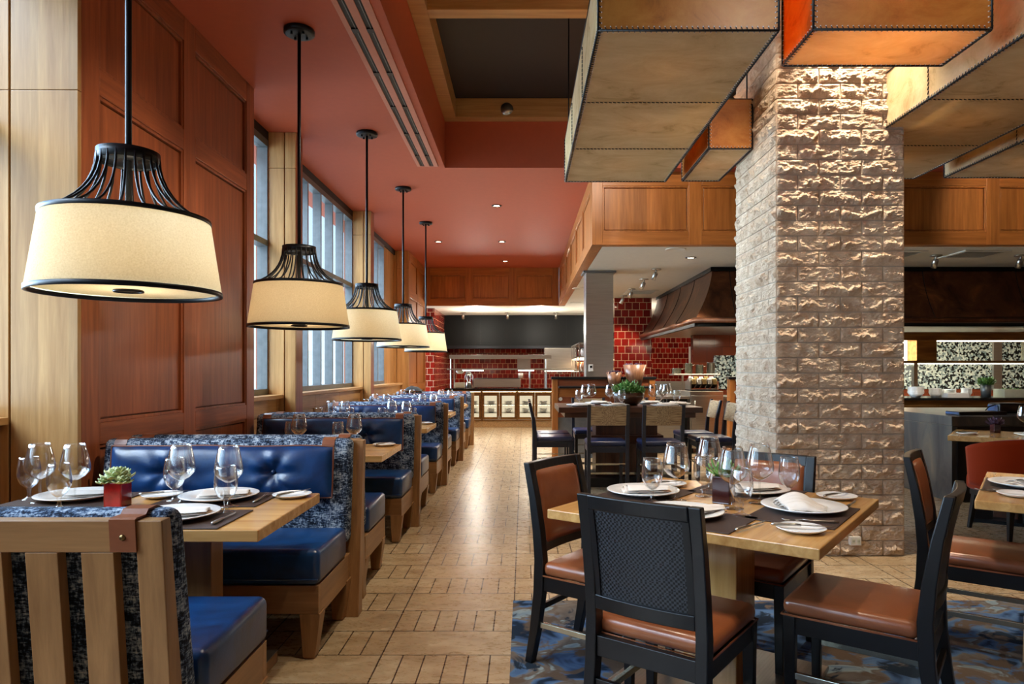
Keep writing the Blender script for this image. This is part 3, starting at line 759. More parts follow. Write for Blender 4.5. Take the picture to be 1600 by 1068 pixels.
# booth tables
def make_booth_table():
    r = thing('booth_table', '', 'table')
    MB().box(-.625,.625,-.37,.37,.716,.76).build('tabletop', M['table_x'], r, bevel=.004)
    MB().box(-.33,.315,-.06,.05,.05,.716).build('pedestal', M['bench_z'], r, bevel=.004)
    MB().box(-.42,.45,-.30,.31,0,.05).build('base', M['bench_x'], r, bevel=.004)
    MB().box(-.42,.45,-.30,.31,.0505,.054).build('base_plate', M['stainless'], r)
    return r
bt = Proto(make_booth_table())
TBX = -1.575
for k in range(5):
    lab = ['nearest oak booth table, set with glasses and plates', 'second oak booth table back from the viewer', 'third oak booth table back from the viewer', 'fourth oak booth table back from the viewer', 'farthest oak booth table, beside the kitchen'][k]
    bt.put((TBX, 2.815+2.13*k, 0), 0, lab, 'oak booth tables')
# ================================================================== DINING CHAIRS
def rect_sweep(mb, pts, x0, x1):
    rings = []
    for y, z, t in pts: rings.append([(x0,y-t/2,z),(x1,y-t/2,z),(x1,y+t/2,z),(x0,y+t/2,z)])
    return mb.sweep(rings)
def lerp_pts(pts, z):
    for (y0,z0,_), (y1,z1,_) in zip(pts, pts[1:]):
        if z0 <= z <= z1: return y0+(y1-y0)*(z-z0)/(z1-z0)
    return pts[-1][0]
POST = [(-.285,0,.036),(-.255,.15,.044),(-.232,.32,.05),(-.226,.47,.05),(-.238,.6,.045),(-.262,.75,.038),(-.295,.90,.032)]
def arc_panel(mb, x0, x1, z0, z1, f, th, nu=10, nv=6, bow=.018, puff=0):
    w = (x1-x0)/2; xm = (x0+x1)/2
    def pt(u, v, s_):
        x = x0+(x1-x0)*u; z = z0+(z1-z0)*v
        q = (x/.2)
        y = f(z) - bow*(1-q*q)
        e = (1-abs(2*u-1)**4)*(1-abs(2*v-1)**4)
        return (x, y + (th + puff*max(0,e)**.6 if s_ else 0), z)
    a = [[pt(i/nu,j/nv,0) for i in range(nu+1)] for j in range(nv+1)]
    b = [[pt(i/nu,j/nv,1) for i in range(nu+1)] for j in range(nv+1)]
    vs = [p for r_ in a for p in r_] + [p for r_ in b for p in r_]; o = (nu+1)*(nv+1); fs = []
    for j in range(nv):
        for i in range(nu):
            k = j*(nu+1)+i
            fs.append((k,k+nu+1,k+nu+2,k+1)); fs.append((o+k,o+k+1,o+k+nu+2,o+k+nu+1))
    ring = [i for i in range(nu+1)] + [(nu+1)*j+nu for j in range(1,nv+1)] + [(nu+1)*nv+i for i in range(nu-1,-1,-1)] + [(nu+1)*j for j in range(nv-1,0,-1)]
    for p, q in zip(ring, ring[1:]+ring[:1]): fs.append((p,q,o+q,o+p))
    return mb.add(vs, fs, False)
def make_chair():
    r = thing('dining_chair', '', 'chair')
    f = lambda z: lerp_pts(POST, z)
    for s_ in (-1,1):
        m = MB(); rect_sweep(m, POST, s_*.2-.021, s_*.2+.021); m.build('back_post', M['black_wood'], r, bevel=.004)
        MB().taper(s_*.196, .215, 0, .40, .032, .032, .044, .044).build('front_leg', M['black_wood'], r, bevel=.003)
        m = MB(); m.box(s_*.2-.011, s_*.2+.011, -.235, .20, .335, .40); m.build('side_apron', M['black_wood'], r, bevel=.002)
        MB().box(s_*.198-.009, s_*.198+.009, -.245, .20, .165, .19).build('side_stretcher', M['nickel'], r, bevel=.002)
    MB().box(-.18,.18,.205,.228,.335,.40).build('front_apron', M['black_wood'], r, bevel=.002)
    MB().box(-.18,.18,-.245,-.22,.335,.405).build('rear_apron', M['black_wood'], r, bevel=.002)
    MB().box(-.18,.18,-.255,-.235,.235,.26).build('rear_stretcher', M['black_wood'], r, bevel=.002)
    m = MB(); arc_panel(m, -.18,.18,.85,.90, lambda z: f(z)-.016, .032, 10, 1); m.build('top_rail', M['black_wood'], r, bevel=.004)
    m = MB(); arc_panel(m, -.18,.18,.50,.55, lambda z: f(z)-.02, .036, 10, 1); m.build('lower_back_rail', M['black_wood'], r, bevel=.003)
    for a_, b_ in ((-.18,-.158),(.158,.18)):
        m = MB(); arc_panel(m, a_, b_,.55,.85, lambda z: f(z)-.016, .03, 1, 5); m.build('back_stile', M['black_wood'], r)
    m = MB(); arc_panel(m, -.158,.158,.55,.85, lambda z: f(z)-.011, .012, 10, 6); m.build('cane_panel', M['cane'], r)
    m = MB(); arc_panel(m, -.172,.172,.535,.865, lambda z: f(z)+.003, .012, 16, 12, puff=.020); bc = m.build('back_cushion', M['tan_leather'], r)
    for p in bc.data.polygons: p.use_smooth = True
    m = MB(); m.hexa([(-.215,-.215,.40),(.215,-.215,.40),(.225,.245,.40),(-.225,.245,.40)], [(-.212,-.212,.468),(.212,-.212,.468),(.222,.242,.478),(-.222,.242,.478)])
    # domed seat
    def top(u, v):
        x = (u-.5)*(.424+.02*v); y = -.212+.454*v; e = (1-abs(2*u-1)**3)*(1-abs(2*v-1)**3)
        return (x, y, .462+.018*max(0,e)**.7)
    m = MB(); m.box(-.216,.216,-.21,.242,.402,.466); sc_ = m.build('seat_cushion', M['tan_leather'], r, bevel=.028, seg=4)
    MB().tube([(-.217,-.212,.405),(.217,-.212,.405),(.217,.243,.405),(-.217,.243,.405)], .004, 6, True).build('piping', M['tan_leather'], sc_)
    return r
chair = Proto(make_chair())
TH = R(53.4); e2 = Vector((math.cos(TH), math.sin(TH), 0)); e1 = Vector((-math.sin(TH), math.cos(TH), 0))
RZ = .013                                             # top of the rug
def put_chair(tx, ty, facing, label, extra=0):
    """tx, ty: middle of the top rail"""
    fv = Vector(facing).normalized(); loc = Vector((tx,ty,RZ)) + fv*.30
    rz = math.atan2(fv.y, fv.x) - math.pi/2 + extra
    return chair.put(loc, rz, label, 'tan leather dining chairs')
put_chair(.364, 2.205, e2, 'black dining chair with woven cane back toward the viewer, nearest in front')
put_chair(.139, 3.27, -e1, 'tan leather dining chair at the left corner of the near square table')
put_chair(1.535, 2.42, e1, 'tan leather dining chair seen from its side, right of the near square table')
put_chair(1.25, 3.46, -e2, 'tan leather dining chair on the pillar side of the near square table')
put_chair(1.98, 3.483, -e1, 'tan leather dining chair just right of the stone pillar base')
put_chair(3.17, 3.70, -e2, 'tan leather dining chair beyond the square table at the right picture edge')
# ================================================================== SQUARE TABLES
def make_square_table():
    r = thing('square_table', '', 'table')
    MB().box(-.53,.53,-.53,.53,.708,.747).build('tabletop', M['table_x'], r, bevel=.004)
    MB().box(-.115,.115,-.115,.115,.02,.708).build('pedestal', M['table_z'], r, bevel=.004)
    MB().box(-.36,.36,-.36,.36,0,.02).build('base_plate', M['stainless'], r, bevel=.003)
    return r
sq = Proto(make_square_table())
T1 = Vector((.839,2.927,RZ)); T2 = Vector((2.73,3.12,RZ))
sq.put(T1, TH, 'square oak dining table standing on the blue rug before the stone pillar', 'square oak tables')
sq.put(T2, TH, 'square oak dining table cut off by the right picture edge', 'square oak tables')
tag(MB().box(-.06,4.2,.2,3.92,0.0005,.0125).build('rug', M['rug']), 'large abstract blue grey and brown rug under the square dining tables', 'rug')
# ================================================================== TABLEWARE PROTOTYPES
TZ = .7605
def glass_obj(name, prof, n=28):
    return MB().lathe(prof, n).build(name, M['glass'])
def make_wine():
    r = thing('wine_glass', '', 'wine glass')
    p = [(0,.003),(.040,.002),(.041,.004),(.02,.007),(.006,.014),(.0042,.03),(.0040,.085),(.0055,.102)]
    MB().lathe(p, 24).build('stem', M['glass'], r)
    b = [(.0,.101),(.012,.103),(.034,.118),(.050,.138),(.0535,.152),(.052,.172),(.046,.205),(.039,.238),(.0355,.256),(.0345,.256),(.038,.238),(.045,.205),(.051,.172),(.0525,.152),(.049,.139),(.033,.1195),(.012,.105),(0,.1035)]
    MB().lathe(b, 28).build('bowl', M['glass'], r)
    return r
def make_water():
    r = thing('water_goblet', '', 'glass')
    MB().lathe([(0,.003),(.034,.002),(.035,.004),(.016,.009),(.008,.018),(.0065,.035),(.009,.052)], 22).build('stem', M['glass'], r)
    MB().lathe([(0,.051),(.012,.054),(.030,.072),(.040,.098),(.0425,.118),(.041,.145),(.036,.180),(.034,.190),(.033,.190),(.035,.180),(.040,.145),(.0415,.118),(.039,.099),(.029,.0735),(.012,.056),(0,.054)], 26).build('bowl', M['glass'], r)
    return r
wine = Proto(make_wine()); water = Proto(make_water())
def wider(pr, s):
    f0 = pr.put; pr.put = lambda loc, rz=0, label=None, group=None, scale=None: f0(loc, rz, label, group, (s, s, 1))
wider(wine, 1.1); wider(water, 1.08)
plate_o = MB().lathe([(0,.004),(.085,.004),(.095,.0),(.1,.002),(.165,.019),(.166,.022),(.163,.0235),(.105,.0095),(.098,.0085),(0,.0085)], 48).build('dinner_plate', M['porcelain'])
plate = Proto(tag(plate_o, '', 'plate'))
side_o = MB().lathe([(0,.003),(.05,.003),(.055,0),(.06,.002),(.085,.013),(.086,.015),(.083,.016),(.06,.0065),(0,.0065)], 40).build('side_plate', M['porcelain'])
side = Proto(tag(side_o, '', 'plate'))
mat_o = MB().box(-.23,.23,-.165,.165,0,.004).build('placemat', M['mat'], bevel=.0015)
pmat = Proto(tag(mat_o, '', 'placemat'))
def make_knife():
    r = thing('table_knife', '', 'knife')
    m = MB(); m.tube([(-.10,0,.005),(-.09,0,.006),(-.02,0,.006),(0,0,.005)], [.004,.0062,.0052,.004], 8); m.v = [(a,b*1.3,c) for a,b,c in m.v]; m.build('handle', M['steel'], r)
    m = MB(); m.add([(0,-.004,.004),(.07,-.008,.004),(.105,-.002,.004),(.11,.004,.004),(0,.004,.004),(0,-.004,.006),(.07,-.0075,.0052),(.105,-.002,.005),(.11,.004,.005),(0,.004,.006)],
        [(4,3,2,1,0),(5,6,7,8,9),(0,1,6,5),(1,2,7,6),(2,3,8,7),(3,4,9,8),(4,0,5,9)]); m.build('blade', M['steel'], r)
    return r
def make_fork():
    r = thing('table_fork', '', 'fork')
    m = MB(); m.tube([(-.11,0,.003),(-.09,0,.004),(-.01,0,.007),(.02,0,.010)], [.003,.0055,.003,.003], 8); m.v = [(a,b*1.35,c) for a,b,c in m.v]; m.build('handle', M['steel'], r)
    m = MB(); m.hexa([(.018,-.004,.009),(.045,-.011,.004),(.045,.011,.004),(.018,.004,.009)], [(.018,-.004,.011),(.045,-.011,.006),(.045,.011,.006),(.018,.004,.011)])
    for k in range(4):
        y = -.0095+.0063*k; m.tube([(.044,y,.005),(.07,y,.004),(.092,y,.010)], [.0018,.0016,.0008], 5)
    m.build('tines', M['steel'], r)
    return r
knife = Proto(make_knife()); fork = Proto(make_fork())
def make_napkin():
    r = thing('napkin', '', 'napkin')
    def fold(i):
        def fn(u, v):
            a = -.10 + .19*u; w = .052*(1-.35*u)
            y = (v-.5)*2*w
            z = .006 + .012*i + (.018+.01*i)*math.sin(math.pi*v)*(1-.3*u) + .006*math.sin(5*math.pi*v+i)*u + .003*noise.noise(Vector((u*4, v*4, i)))
            return (a + .012*i, y + .010*i*(1 if i % 2 else -1), z)
        return fn
    for i in range(3):
        m = MB(); m.grid(fold(i), 16, 16); m.build('fold', M['linen'], r, solid=.002, normals=False)
    m = MB()
    for i in range(5):
        y = -.024+.012*i
        m.tube([(.07,y,.012+.004*(i % 2)),(.10,y*1.2,.016),(.125,y*1.5,.008)], [.006,.006,.004], 6)
    m.build('gathered_end', M['tan_linen'], r)
    return r
napkin = Proto(make_napkin())
_np = napkin.put
napkin.put = lambda loc, rz, label, group: _np(loc, rz, label, group, (1.0,.95,.5))
def make_fan_napkin():
    r = thing('folded_napkin', '', 'napkin')
    for i in range(4):
        def fn(u, v, i=i):
            x = -.085+.17*u; h = .052*math.sin(math.pi*min(1, .12+u*.95))*(1-.13*i)
            y = .03 - .028*i + (v-.5)*.075
            z = .004 + h*(math.sin(math.pi*v)**.7) + .003*noise.noise(Vector((u*5, v*5, i*2)))
            return (x*(1-.08*i) - .012*i, y - .3*x, z)
        m = MB(); m.grid(fn, 18, 14); m.build('fold', M['linen'], r, solid=.002, normals=False)
    return r
def petal(mb, c, ang, tilt, L, W):
    d = Vector((math.cos(ang)*math.cos(tilt), math.sin(ang)*math.cos(tilt), math.sin(tilt))); s = Vector((-math.sin(ang), math.cos(ang), 0)); n = d.cross(s)*-1
    c = Vector(c); pts = []
    for u, w, h in ((0,.35,0),(.35,.9,-.10),(.7,1,-.06),(.92,.55,.02),(1,.05,.07)):
        pts.append([c+d*L*u+s*W*w*q+n*(h*L*-1 + abs(q)*.12*L*.5) for q in (-1,0,1)])
    vs = [p for r_ in pts for p in r_]; fs = []
    for i in range(4):
        for j in range(2): k = i*3+j; fs.append((k,k+1,k+4,k+3))
    mb.add(vs, fs, True)
def rosette(mb, c, Rr, rings=4):
    for q in range(rings):
        n = 9-q; t_ = .15+.33*q
        for k in range(n):
            petal(mb, (c[0],c[1],c[2]+.004*q), 2*math.pi*k/n+q*.4, t_, Rr*(1-.17*q), Rr*.30*(1-.12*q))
def make_vase(mat, w, h):
    r = thing('succulent_vase', '', 'vase')
    m = MB(); a = w/2; m.box(-a,a,-a,a,0,.006).box(-a,-a+.004,-a,a,.006,h).box(a-.004,a,-a,a,.006,h).box(-a+.004,a-.004,-a,-a+.004,.006,h).box(-a+.004,a-.004,a-.004,a,.006,h).box(-a+.004,a-.004,-a+.004,a-.004,.006,h-.02)
    m.build('vase', mat, r, bevel=.002)
    return r
v1 = make_vase(M['red_glass'], .075, .105); tag(v1, 'red glass cube vase holding a pale green succulent on the nearest booth table', 'vase')
m = MB(); rosette(m, (0,0,.125), .068, 5); rosette(m, (.035,-.025,.108), .042, 3); rosette(m, (-.04,-.02,.105), .036, 3)
m.build('succulent', M['succulent'], v1, solid=.003, normals=False)
v1.location = (-1.70, 2.86, TZ)
v2 = make_vase(M['dark_red'], .075, .115); tag(v2, 'dark red square vase with spiky green plant on the near square table', 'vase')
m = MB()
for k in range(26):
    a = random.random()*6.28; t_ = .25+random.random()*.9; petal(m, (0,0,.118), a, t_, .06+.03*random.random(), .009)
m.build('foliage', M['leaf'], v2, solid=.002, normals=False)
v2.location = (.865, 2.95, .7605); v2.rotation_euler = (0,0,TH)
def low_succulent():
    r = thing('potted_succulent', '', 'plant')
    MB().lathe([(0,0),(.045,0),(.055,.04),(.05,.04),(.042,.03),(0,.03)], 20).build('pot', M['dark_red'], r)
    m = MB(); rosette(m, (0,0,.05), .065, 4); m.build('succulent', M['succulent'], r, solid=.003, normals=False)
    return r
lows = Proto(low_succulent())
# ------------------------------------------------------------------ nearest booth table
def G(proto, x, y, label, group, rz=0, z=TZ, s=None): return proto.put((x, y, z), rz, label, group, s)
GW, GA = 'wine glasses', 'water goblets'
BT = 'on the nearest booth table'
G(wine, -2.09, 2.95, 'large wine glass '+BT+', farthest left of the four', GW)
G(water, -2.18, 3.01, 'water goblet '+BT+', farthest left of the four', GA)
G(wine, -1.925, 2.93, 'large wine glass '+BT+', second from the left', GW)
G(water, -1.905, 2.80, 'water goblet '+BT+', second from the left', GA)
G(wine, -1.464, 2.92, 'large wine glass '+BT+', just right of the red vase', GW)
G(water, -1.525, 2.985, 'water goblet '+BT+', just right of the red vase', GA)
G(wine, -1.235, 2.86, 'large wine glass '+BT+', nearest the aisle', GW)
G(water, -1.19, 2.73, 'water goblet '+BT+', nearest the aisle', GA)
MATZ = TZ+.0005; PLZ = TZ+.005
pmat.put((-1.985,3.02,MATZ), 0, 'woven brown placemat under the left far plate '+BT, 'woven placemats')
pmat.put((-1.35,3.015,MATZ), 0, 'woven brown placemat under the right far plate '+BT, 'woven placemats')
pmat.put((-1.33,2.615,MATZ), 0, 'woven brown placemat at the near aisle corner of the nearest booth table', 'woven placemats')
plate.put((-1.98,3.03,PLZ), 0, 'white dinner plate '+BT+', left one beside the red vase', 'white dinner plates')
plate.put((-1.345,3.02,PLZ), 0, 'white dinner plate '+BT+', far side in front of the blue pillow', 'white dinner plates')
plate.put((-1.345,2.63,PLZ), 0, 'white dinner plate half hidden behind the nearest bench back', 'white dinner plates')
napkin.put((-1.93,3.03,PLZ+.010), .2, 'striped white napkin on the left far plate '+BT, 'napkins on plates')
napkin.put((-1.33,3.02,PLZ+.010), .2, 'rolled white napkin on the far plate before the blue pillow', 'napkins on plates')
napkin.put((-1.33,2.63,PLZ+.010), .2, 'white napkin on the plate behind the nearest bench back', 'napkins on plates')
side.put((-1.63,3.08,TZ+.001), 0, 'small white side plate between the two far placemats '+BT, 'white side plates')
side.put((-1.045,3.085,TZ+.001), 0, 'small white side plate at the far aisle corner of the nearest booth table', 'white side plates')
knife.put((-1.62,3.08,TZ+.0168), .5, 'butter knife on the side plate between the placemats '+BT, 'table knives')
knife.put((-1.04,3.085,TZ+.0168), 1.1, 'butter knife on the side plate at the aisle corner of the nearest booth table', 'table knives')
knife.put((-1.14,2.60,TZ+.0055), math.pi*.5, 'steel knife on the placemat nearest the aisle, lower left of the picture', 'table knives')
fork.put((-1.155,3.03,TZ+.0055), math.pi*.5, 'steel fork at the right edge of the far placemat on the nearest booth table', 'table forks')
# ------------------------------------------------------------------ booth tables farther back
ordn = ['nearest','second','third','fourth','farthest']
for k in range(1,5):
    y = 2.13*k; nm = ordn[k]+' booth table'
    side.put((-1.06, 3.06+y, TZ+.001), 0, 'small white side plate at the aisle end of the '+nm, 'white side plates')
    knife.put((-1.055, 3.06+y, TZ+.0168), 1.1, 'butter knife on the side plate of the '+nm, 'table knives')
    lows.put((-1.53 if k == 1 else -1.62, 2.85+y, TZ), 0, 'low potted succulent in the middle of the '+nm, 'potted succulents on booth tables')
    if k == 1:
        gl = [(wine,-1.63,2.83,'left large wine glass'),(wine,-1.235,2.85,'right large wine glass'),(water,-1.74,2.98,'left water goblet'),(water,-1.38,2.95,'middle water goblet')]
    else:
        gl = [(wine,-2.02,2.9,'left end large wine glass'),(wine,-1.86,2.85,'second large wine glass from the wall'),(wine,-1.38,2.9,'third large wine glass from the wall'),(wine,-1.22,2.85,'large wine glass nearest the aisle'),
              (water,-2.12,2.8,'left end water goblet'),(water,-1.78,2.75,'second water goblet from the wall'),(water,-1.46,2.78,'third water goblet from the wall'),(water,-1.14,2.75,'water goblet nearest the aisle')]
    for pr, x, yy, l in gl:
        pr.put((x, yy+y, TZ), 0, l+' on the '+nm, GW if pr is wine else GA)
# ------------------------------------------------------------------ near square table
NS = 'on the near square table'
def at(T, a, b): p = T + e1*a + e2*b; return p.x, p.y
for a, b, rz, l in ((.355,0,math.pi/2,'left'), (0,-.355,0,'front'), (-.345,0,math.pi/2,'right'), (0,.355,0,'rear')):
    x, y = at(T1, a, b)
    pmat.put((x, y, .7605), TH-math.pi/2+rz, 'woven brown placemat at the %s side of the near square table' % {'left':'left','front':'caned chair','right':'right','rear':'pillar'}[l], 'woven placemats')
for a, b, l in ((.36,.0,'left'), (.03,-.33,'front'), (-.33,.06,'right'), (-.03,.35,'rear')):
    x, y = at(T1, a, b)
    plate.put((x, y, .765), 0, 'white dinner plate %s, %s' % (NS, {'left':'leftmost','front':'half hidden by the caned chair back','right':'with the tall folded napkin','rear':'in front of the stone pillar'}[l]), 'white dinner plates')
    if l != 'right':
        napkin.put((x+(.05 if l == 'front' else .0), y, .775), {'left':0,'front':.25,'rear':.1}[l], 'white napkin on the plate %s, %s' % (NS, {'left':'leftmost','front':'rolled behind the caned chair','rear':'before the stone pillar'}[l]), 'napkins on plates')
    else:
        fn_ = make_fan_napkin(); fn_.location = (x, y, .775); fn_.rotation_euler = (0,0,.15); fn_['label'] = 'white napkin folded into a standing fan on the right plate of the near square table'
for x, y, rz, l in ((.985,2.425,-.2,'front corner of the near square table'), (1.40,3.05,.6,'right corner of the near square table'), (.72,3.38,.4,'far left edge of the near square table')):
    side.put((x, y, .7615), 0, 'small white side plate at the '+l, 'white side plates')
    knife.put((x, y, .7773), rz, 'butter knife on the side plate at the '+l, 'table knives')
fork.put((1.06,2.545,.766), math.pi-.12, 'steel fork beside the plate with the tall folded napkin', 'table forks')
knife.put((.82,2.47,.766), .75, 'steel knife right of the plate behind the caned chair', 'table knives')
knife.put((.33,2.93,.766), -.45, 'steel knife at the left front of the leftmost plate', 'table knives')
knife.put((1.37,2.86,.766), .95, 'steel knife on the right placemat of the near square table', 'table knives')
for pr, x, y, l in ((water,.559,2.967,'leftmost water goblet'), (wine,.667,2.985,'leftmost large wine glass'), (wine,.885,3.25,'large wine glass behind the dark red vase'), (water,.815,3.09,'water goblet left of the dark red vase'),
        (wine,.862,2.815,'large wine glass in front of the dark red vase'), (water,.855,2.68,'frontmost water goblet'), (wine,1.012,2.925,'rightmost large wine glass'), (water,1.175,3.02,'rightmost water goblet')):
    pr.put((x, y, .7605), 0, l+' '+NS, GW if pr is wine else GA)
# ------------------------------------------------------------------ right square table
for a, b, rz, l in ((.355,0,math.pi/2,'left'),):
    x, y = at(T2, a, b); pmat.put((x,y,.7605), TH, 'woven brown placemat on the square table at the right picture edge', 'woven placemats')
    plate.put((x+.02,y,.765), 0, 'white dinner plate on the square table at the right picture edge', 'white dinner plates')
    napkin.put((x+.02,y,.775), .3, 'white napkin on the plate at the right picture edge', 'napkins on plates')
side.put((2.25,3.10,.7615), 0, 'small white side plate on the square table at the right picture edge', 'white side plates')
fork.put((2.22,3.20,.766), math.pi-.2, 'steel fork on the square table at the right picture edge', 'table forks')
# ================================================================== COMMUNAL TABLE AND STOOLS
ct = thing('communal_table', 'counter-height dark wood communal table with woven-back stools around it', 'table', (1.205, 8.18, 0))
MB().box(-.81,.81,-.52,.52,.858,.92).build('tabletop', M['dark_x'], ct, bevel=.004)
MB().box(-.74,.74,-.47,.47,.80,.857).build('apron', M['dark_x'], ct, bevel=.003)
MB().box(-.36,.36,-.20,.20,.10,.80).build('pedestal', M['dark_z'], ct, bevel=.003)
MB().box(-.42,.42,-.26,.26,.48,.58).build('pedestal_band', M['dark_x'], ct, bevel=.003)
MB().box(-.62,.62,-.36,.36,0,.10).build('base', M['black_wood'], ct, bevel=.003)
for s_ in (-1,1): MB().box(-.70,.70,s_*.42-.012,s_*.42+.012,.155,.18).build('foot_rail', M['nickel'], ct, bevel=.002)
for s_ in (-1,1):
    MB().box(s_*.66-.012,s_*.66+.012,-.408,.408,.155,.18).build('foot_rail', M['nickel'], ct, bevel=.002)
    for q in (-1,1): MB().box(s_*.55-.012,s_*.55+.012,min(q*.36,q*.41),max(q*.36,q*.41),.06,.18).build('rail_bracket', M['nickel'], ct)
SP = [(-.225,0,.038),(-.215,.3,.042),(-.212,.57,.045),(-.225,.75,.04),(-.275,.97,.03)]
def make_stool():
    r = thing('counter_stool', '', 'stool'); f = lambda z: lerp_pts(SP, z)
    for s_ in (-1,1):
        m = MB(); rect_sweep(m, SP, s_*.205-.019, s_*.205+.019); m.build('back_post', M['navy_wood'], r, bevel=.003)
        MB().taper(s_*.195,.19,0,.52,.032,.032,.042,.042).build('front_leg', M['navy_wood'], r, bevel=.003)
        MB().box(s_*.2-.011,s_*.2+.011,-.2,.18,.46,.52).build('side_apron', M['navy_wood'], r, bevel=.002)
        MB().box(s_*.198-.005,s_*.198+.005,-.205,.18,.27,.28).build('side_rail', M['nickel'], r)
    MB().box(-.18,.18,.18,.2,.46,.52).build('front_apron', M['navy_wood'], r, bevel=.002)
    MB().box(-.186,.186,-.222,-.2,.46,.52).build('rear_apron', M['navy_wood'], r, bevel=.002)
    MB().box(-.186,.186,-.215,-.205,.335,.345).build('rear_rail', M['nickel'], r)
    MB().box(-.18,.18,.185,.197,.27,.285).build('foot_rest', M['nickel'], r)
    m = MB(); arc_panel(m, -.187,.187,.75,.955, lambda z: f(z)-.018, .036, 12, 8, bow=.006, puff=.004); m.build('woven_back', M['rush'], r)
    MB().box(-.215,.215,-.195,.222,.522,.578).build('seat_cushion', M['navy_leather'], r, bevel=.024, seg=4)
    return r
stool = Proto(make_stool())
for x, y, rz, l in ((.90,7.485,0,'woven-back counter stool on the viewer side of the communal table, left of two'), (1.485,7.485,0,'woven-back counter stool on the viewer side of the communal table, right of two'),
        (.345,7.98,-math.pi/2,'counter stool at the left end of the communal table, nearer one'), (.345,8.47,-math.pi/2,'counter stool at the left end of the communal table, farther one'),
        (2.17,7.93,math.pi/2,'counter stool at the right end of the communal table, nearer one'), (2.13,8.52,math.pi/2,'counter stool at the right end of the communal table, farther one'),
        (.87,8.92,math.pi,'counter stool on the kitchen side of the communal table, left of two'), (1.45,8.92,math.pi,'counter stool on the kitchen side of the communal table, right of two')):
    stool.put((x, y, 0), rz, l, 'counter stools round the communal table')
CTZ = .9205
CT = 'on the communal table'
bw = thing('plant_bowl', 'round burl wood bowl of green leafy plants on the communal table', 'bowl', (1.25, 8.14, CTZ))
MB().lathe([(0,0),(.10,0),(.15,.04),(.185,.10),(.19,.155),(.178,.155),(.17,.12),(0,.12)], 32).build('bowl', M['wood_bowl'], bw)
m = MB()
for k in range(420):
    a = random.random()*6.28; rr = .17*math.sqrt(random.random()); h = .14+.13*(1-(rr/.20)**2)*random.random()
    petal(m, (rr*math.cos(a), rr*math.sin(a), h), a+random.uniform(-1,1), random.uniform(.1,1.2), random.uniform(.035,.07), .011)
m.build('foliage', M['leaf'], bw, normals=False)
k = 0
for pr, x, y, l in ((wine,.72,7.95,'large wine glass, left of the plant bowl cluster'), (wine,.80,8.05,'large wine glass farther back in the left cluster'), (water,.655,8.05,'water goblet at the left of the left cluster'),
        (wine,1.01,7.97,'large wine glass right beside the plant bowl on its left'), (water,1.13,7.86,'water goblet in front of the plant bowl'),
        (wine,1.52,8.02,'large wine glass right beside the plant bowl on its right'), (water,1.58,7.95,'water goblet right of the plant bowl'), (wine,1.66,8.1,'large wine glass in the right cluster'), (wine,1.72,8.2,'large wine glass farthest back in the right cluster'), (water,1.79,7.98,'rightmost water goblet')):
    pr.put((x, y, CTZ), 0, l+' '+CT, GW if pr is wine else GA)
for x, y, l in ((.66,7.87,'near left seat'), (.92,8.42,'far left seat'), (1.05,7.845,'plate in front of the left woven stool'), (1.62,7.845,'front right seat'), (1.55,8.45,'far right seat'), (1.84,8.2,'right end')):
    plate.put((x, y, CTZ+.001), 0, 'white dinner plate on the communal table, '+l, 'white dinner plates')
    napkin.put((x, y, CTZ+.011), random.uniform(-.5,.5), 'white napkin on the communal table, '+l, 'napkins on plates')
# ================================================================== PARTITION, STEEL COLUMN, PLANTERS
pt = thing('partition', 'low oak partition with black cap and ledge between dining room and kitchen', 'partition', (1.22, 10.46, 0))
for x in (-.74,.74): MB().box(x-.045,x+.045,-.07,.07,0,1.20).build('post', M['soffit_z'], pt, bevel=.003)
MB().box(-.80,.80,-.085,.085,1.20,1.24).build('cap', M['black_wood'], pt, bevel=.003)
MB().box(-.695,.695,-.05,.05,1.10,1.20).build('upper_rail', M['red_x'], pt, bevel=.003)
MB().box(-.695,.695,-.05,.05,.93,1.07).build('middle_rail', M['soffit_x'], pt, bevel=.003)
MB().box(-.695,.695,-.40,.05,1.07,1.10).build('ledge', M['black_wood'], pt, bevel=.002)
MB().box(-.695,.695,-.045,.045,.62,.93).build('panel', M['red_x'], pt)
MB().box(-.695,.695,-.05,.05,0,.62).build('lower_panel', M['frame_metal'], pt)
MB().cyl((0,0,0),.028,.01,18).build('knob', M['plastic_white'], pt).rotation_euler = (R(90),0,0)
KIDS[pt.name][-1].location = (-.655,-.046,.90)
p2 = thing('partition', 'short oak and red partition end beside the left face of the stone pillar', 'partition', (3.62, 10.46, 0))
MB().box(-.48,-.40,-.07,.07,0,1.20).build('post', M['soffit_z'], p2, bevel=.003)
MB().box(-.50,.5,-.085,.085,1.20,1.24).build('cap', M['black_wood'], p2, bevel=.003)
MB().box(-.40,.48,-.05,.05,.62,1.20).build('panel', M['red_x'], p2)
MB().box(-.40,.48,-.056,-.05,.95,1.06).build('rail', M['soffit_x'], p2)
MB().box(-.40,.48,-.05,.05,0,.62).build('lower_panel', M['red_z'], p2)
sc_ = thing('steel_column', 'square brushed stainless steel clad column behind the oak partition', 'column', (1.185, 10.82, 0))
MB().box(-.215,.215,-.18,.18,0,SB-.03).build('cladding', M['stainless'], sc_, bevel=.004)
MB().box(-.255,.255,-.22,.22,SB-.03,SB-.002).build('cap', M['frame_metal'], sc_, bevel=.002)
tg = thing('thermostat', 'white thermostat on the front of the steel column', 'thermostat', (1.05, 10.638, 1.375))
MB().box(-.035,.035,-.022,0,-.055,.055).build('case', M['plastic_white'], tg, bevel=.004)
MB().box(-.018,.018,-.0235,-.022,.0,.035).build('screen', M['black_metal'], tg)
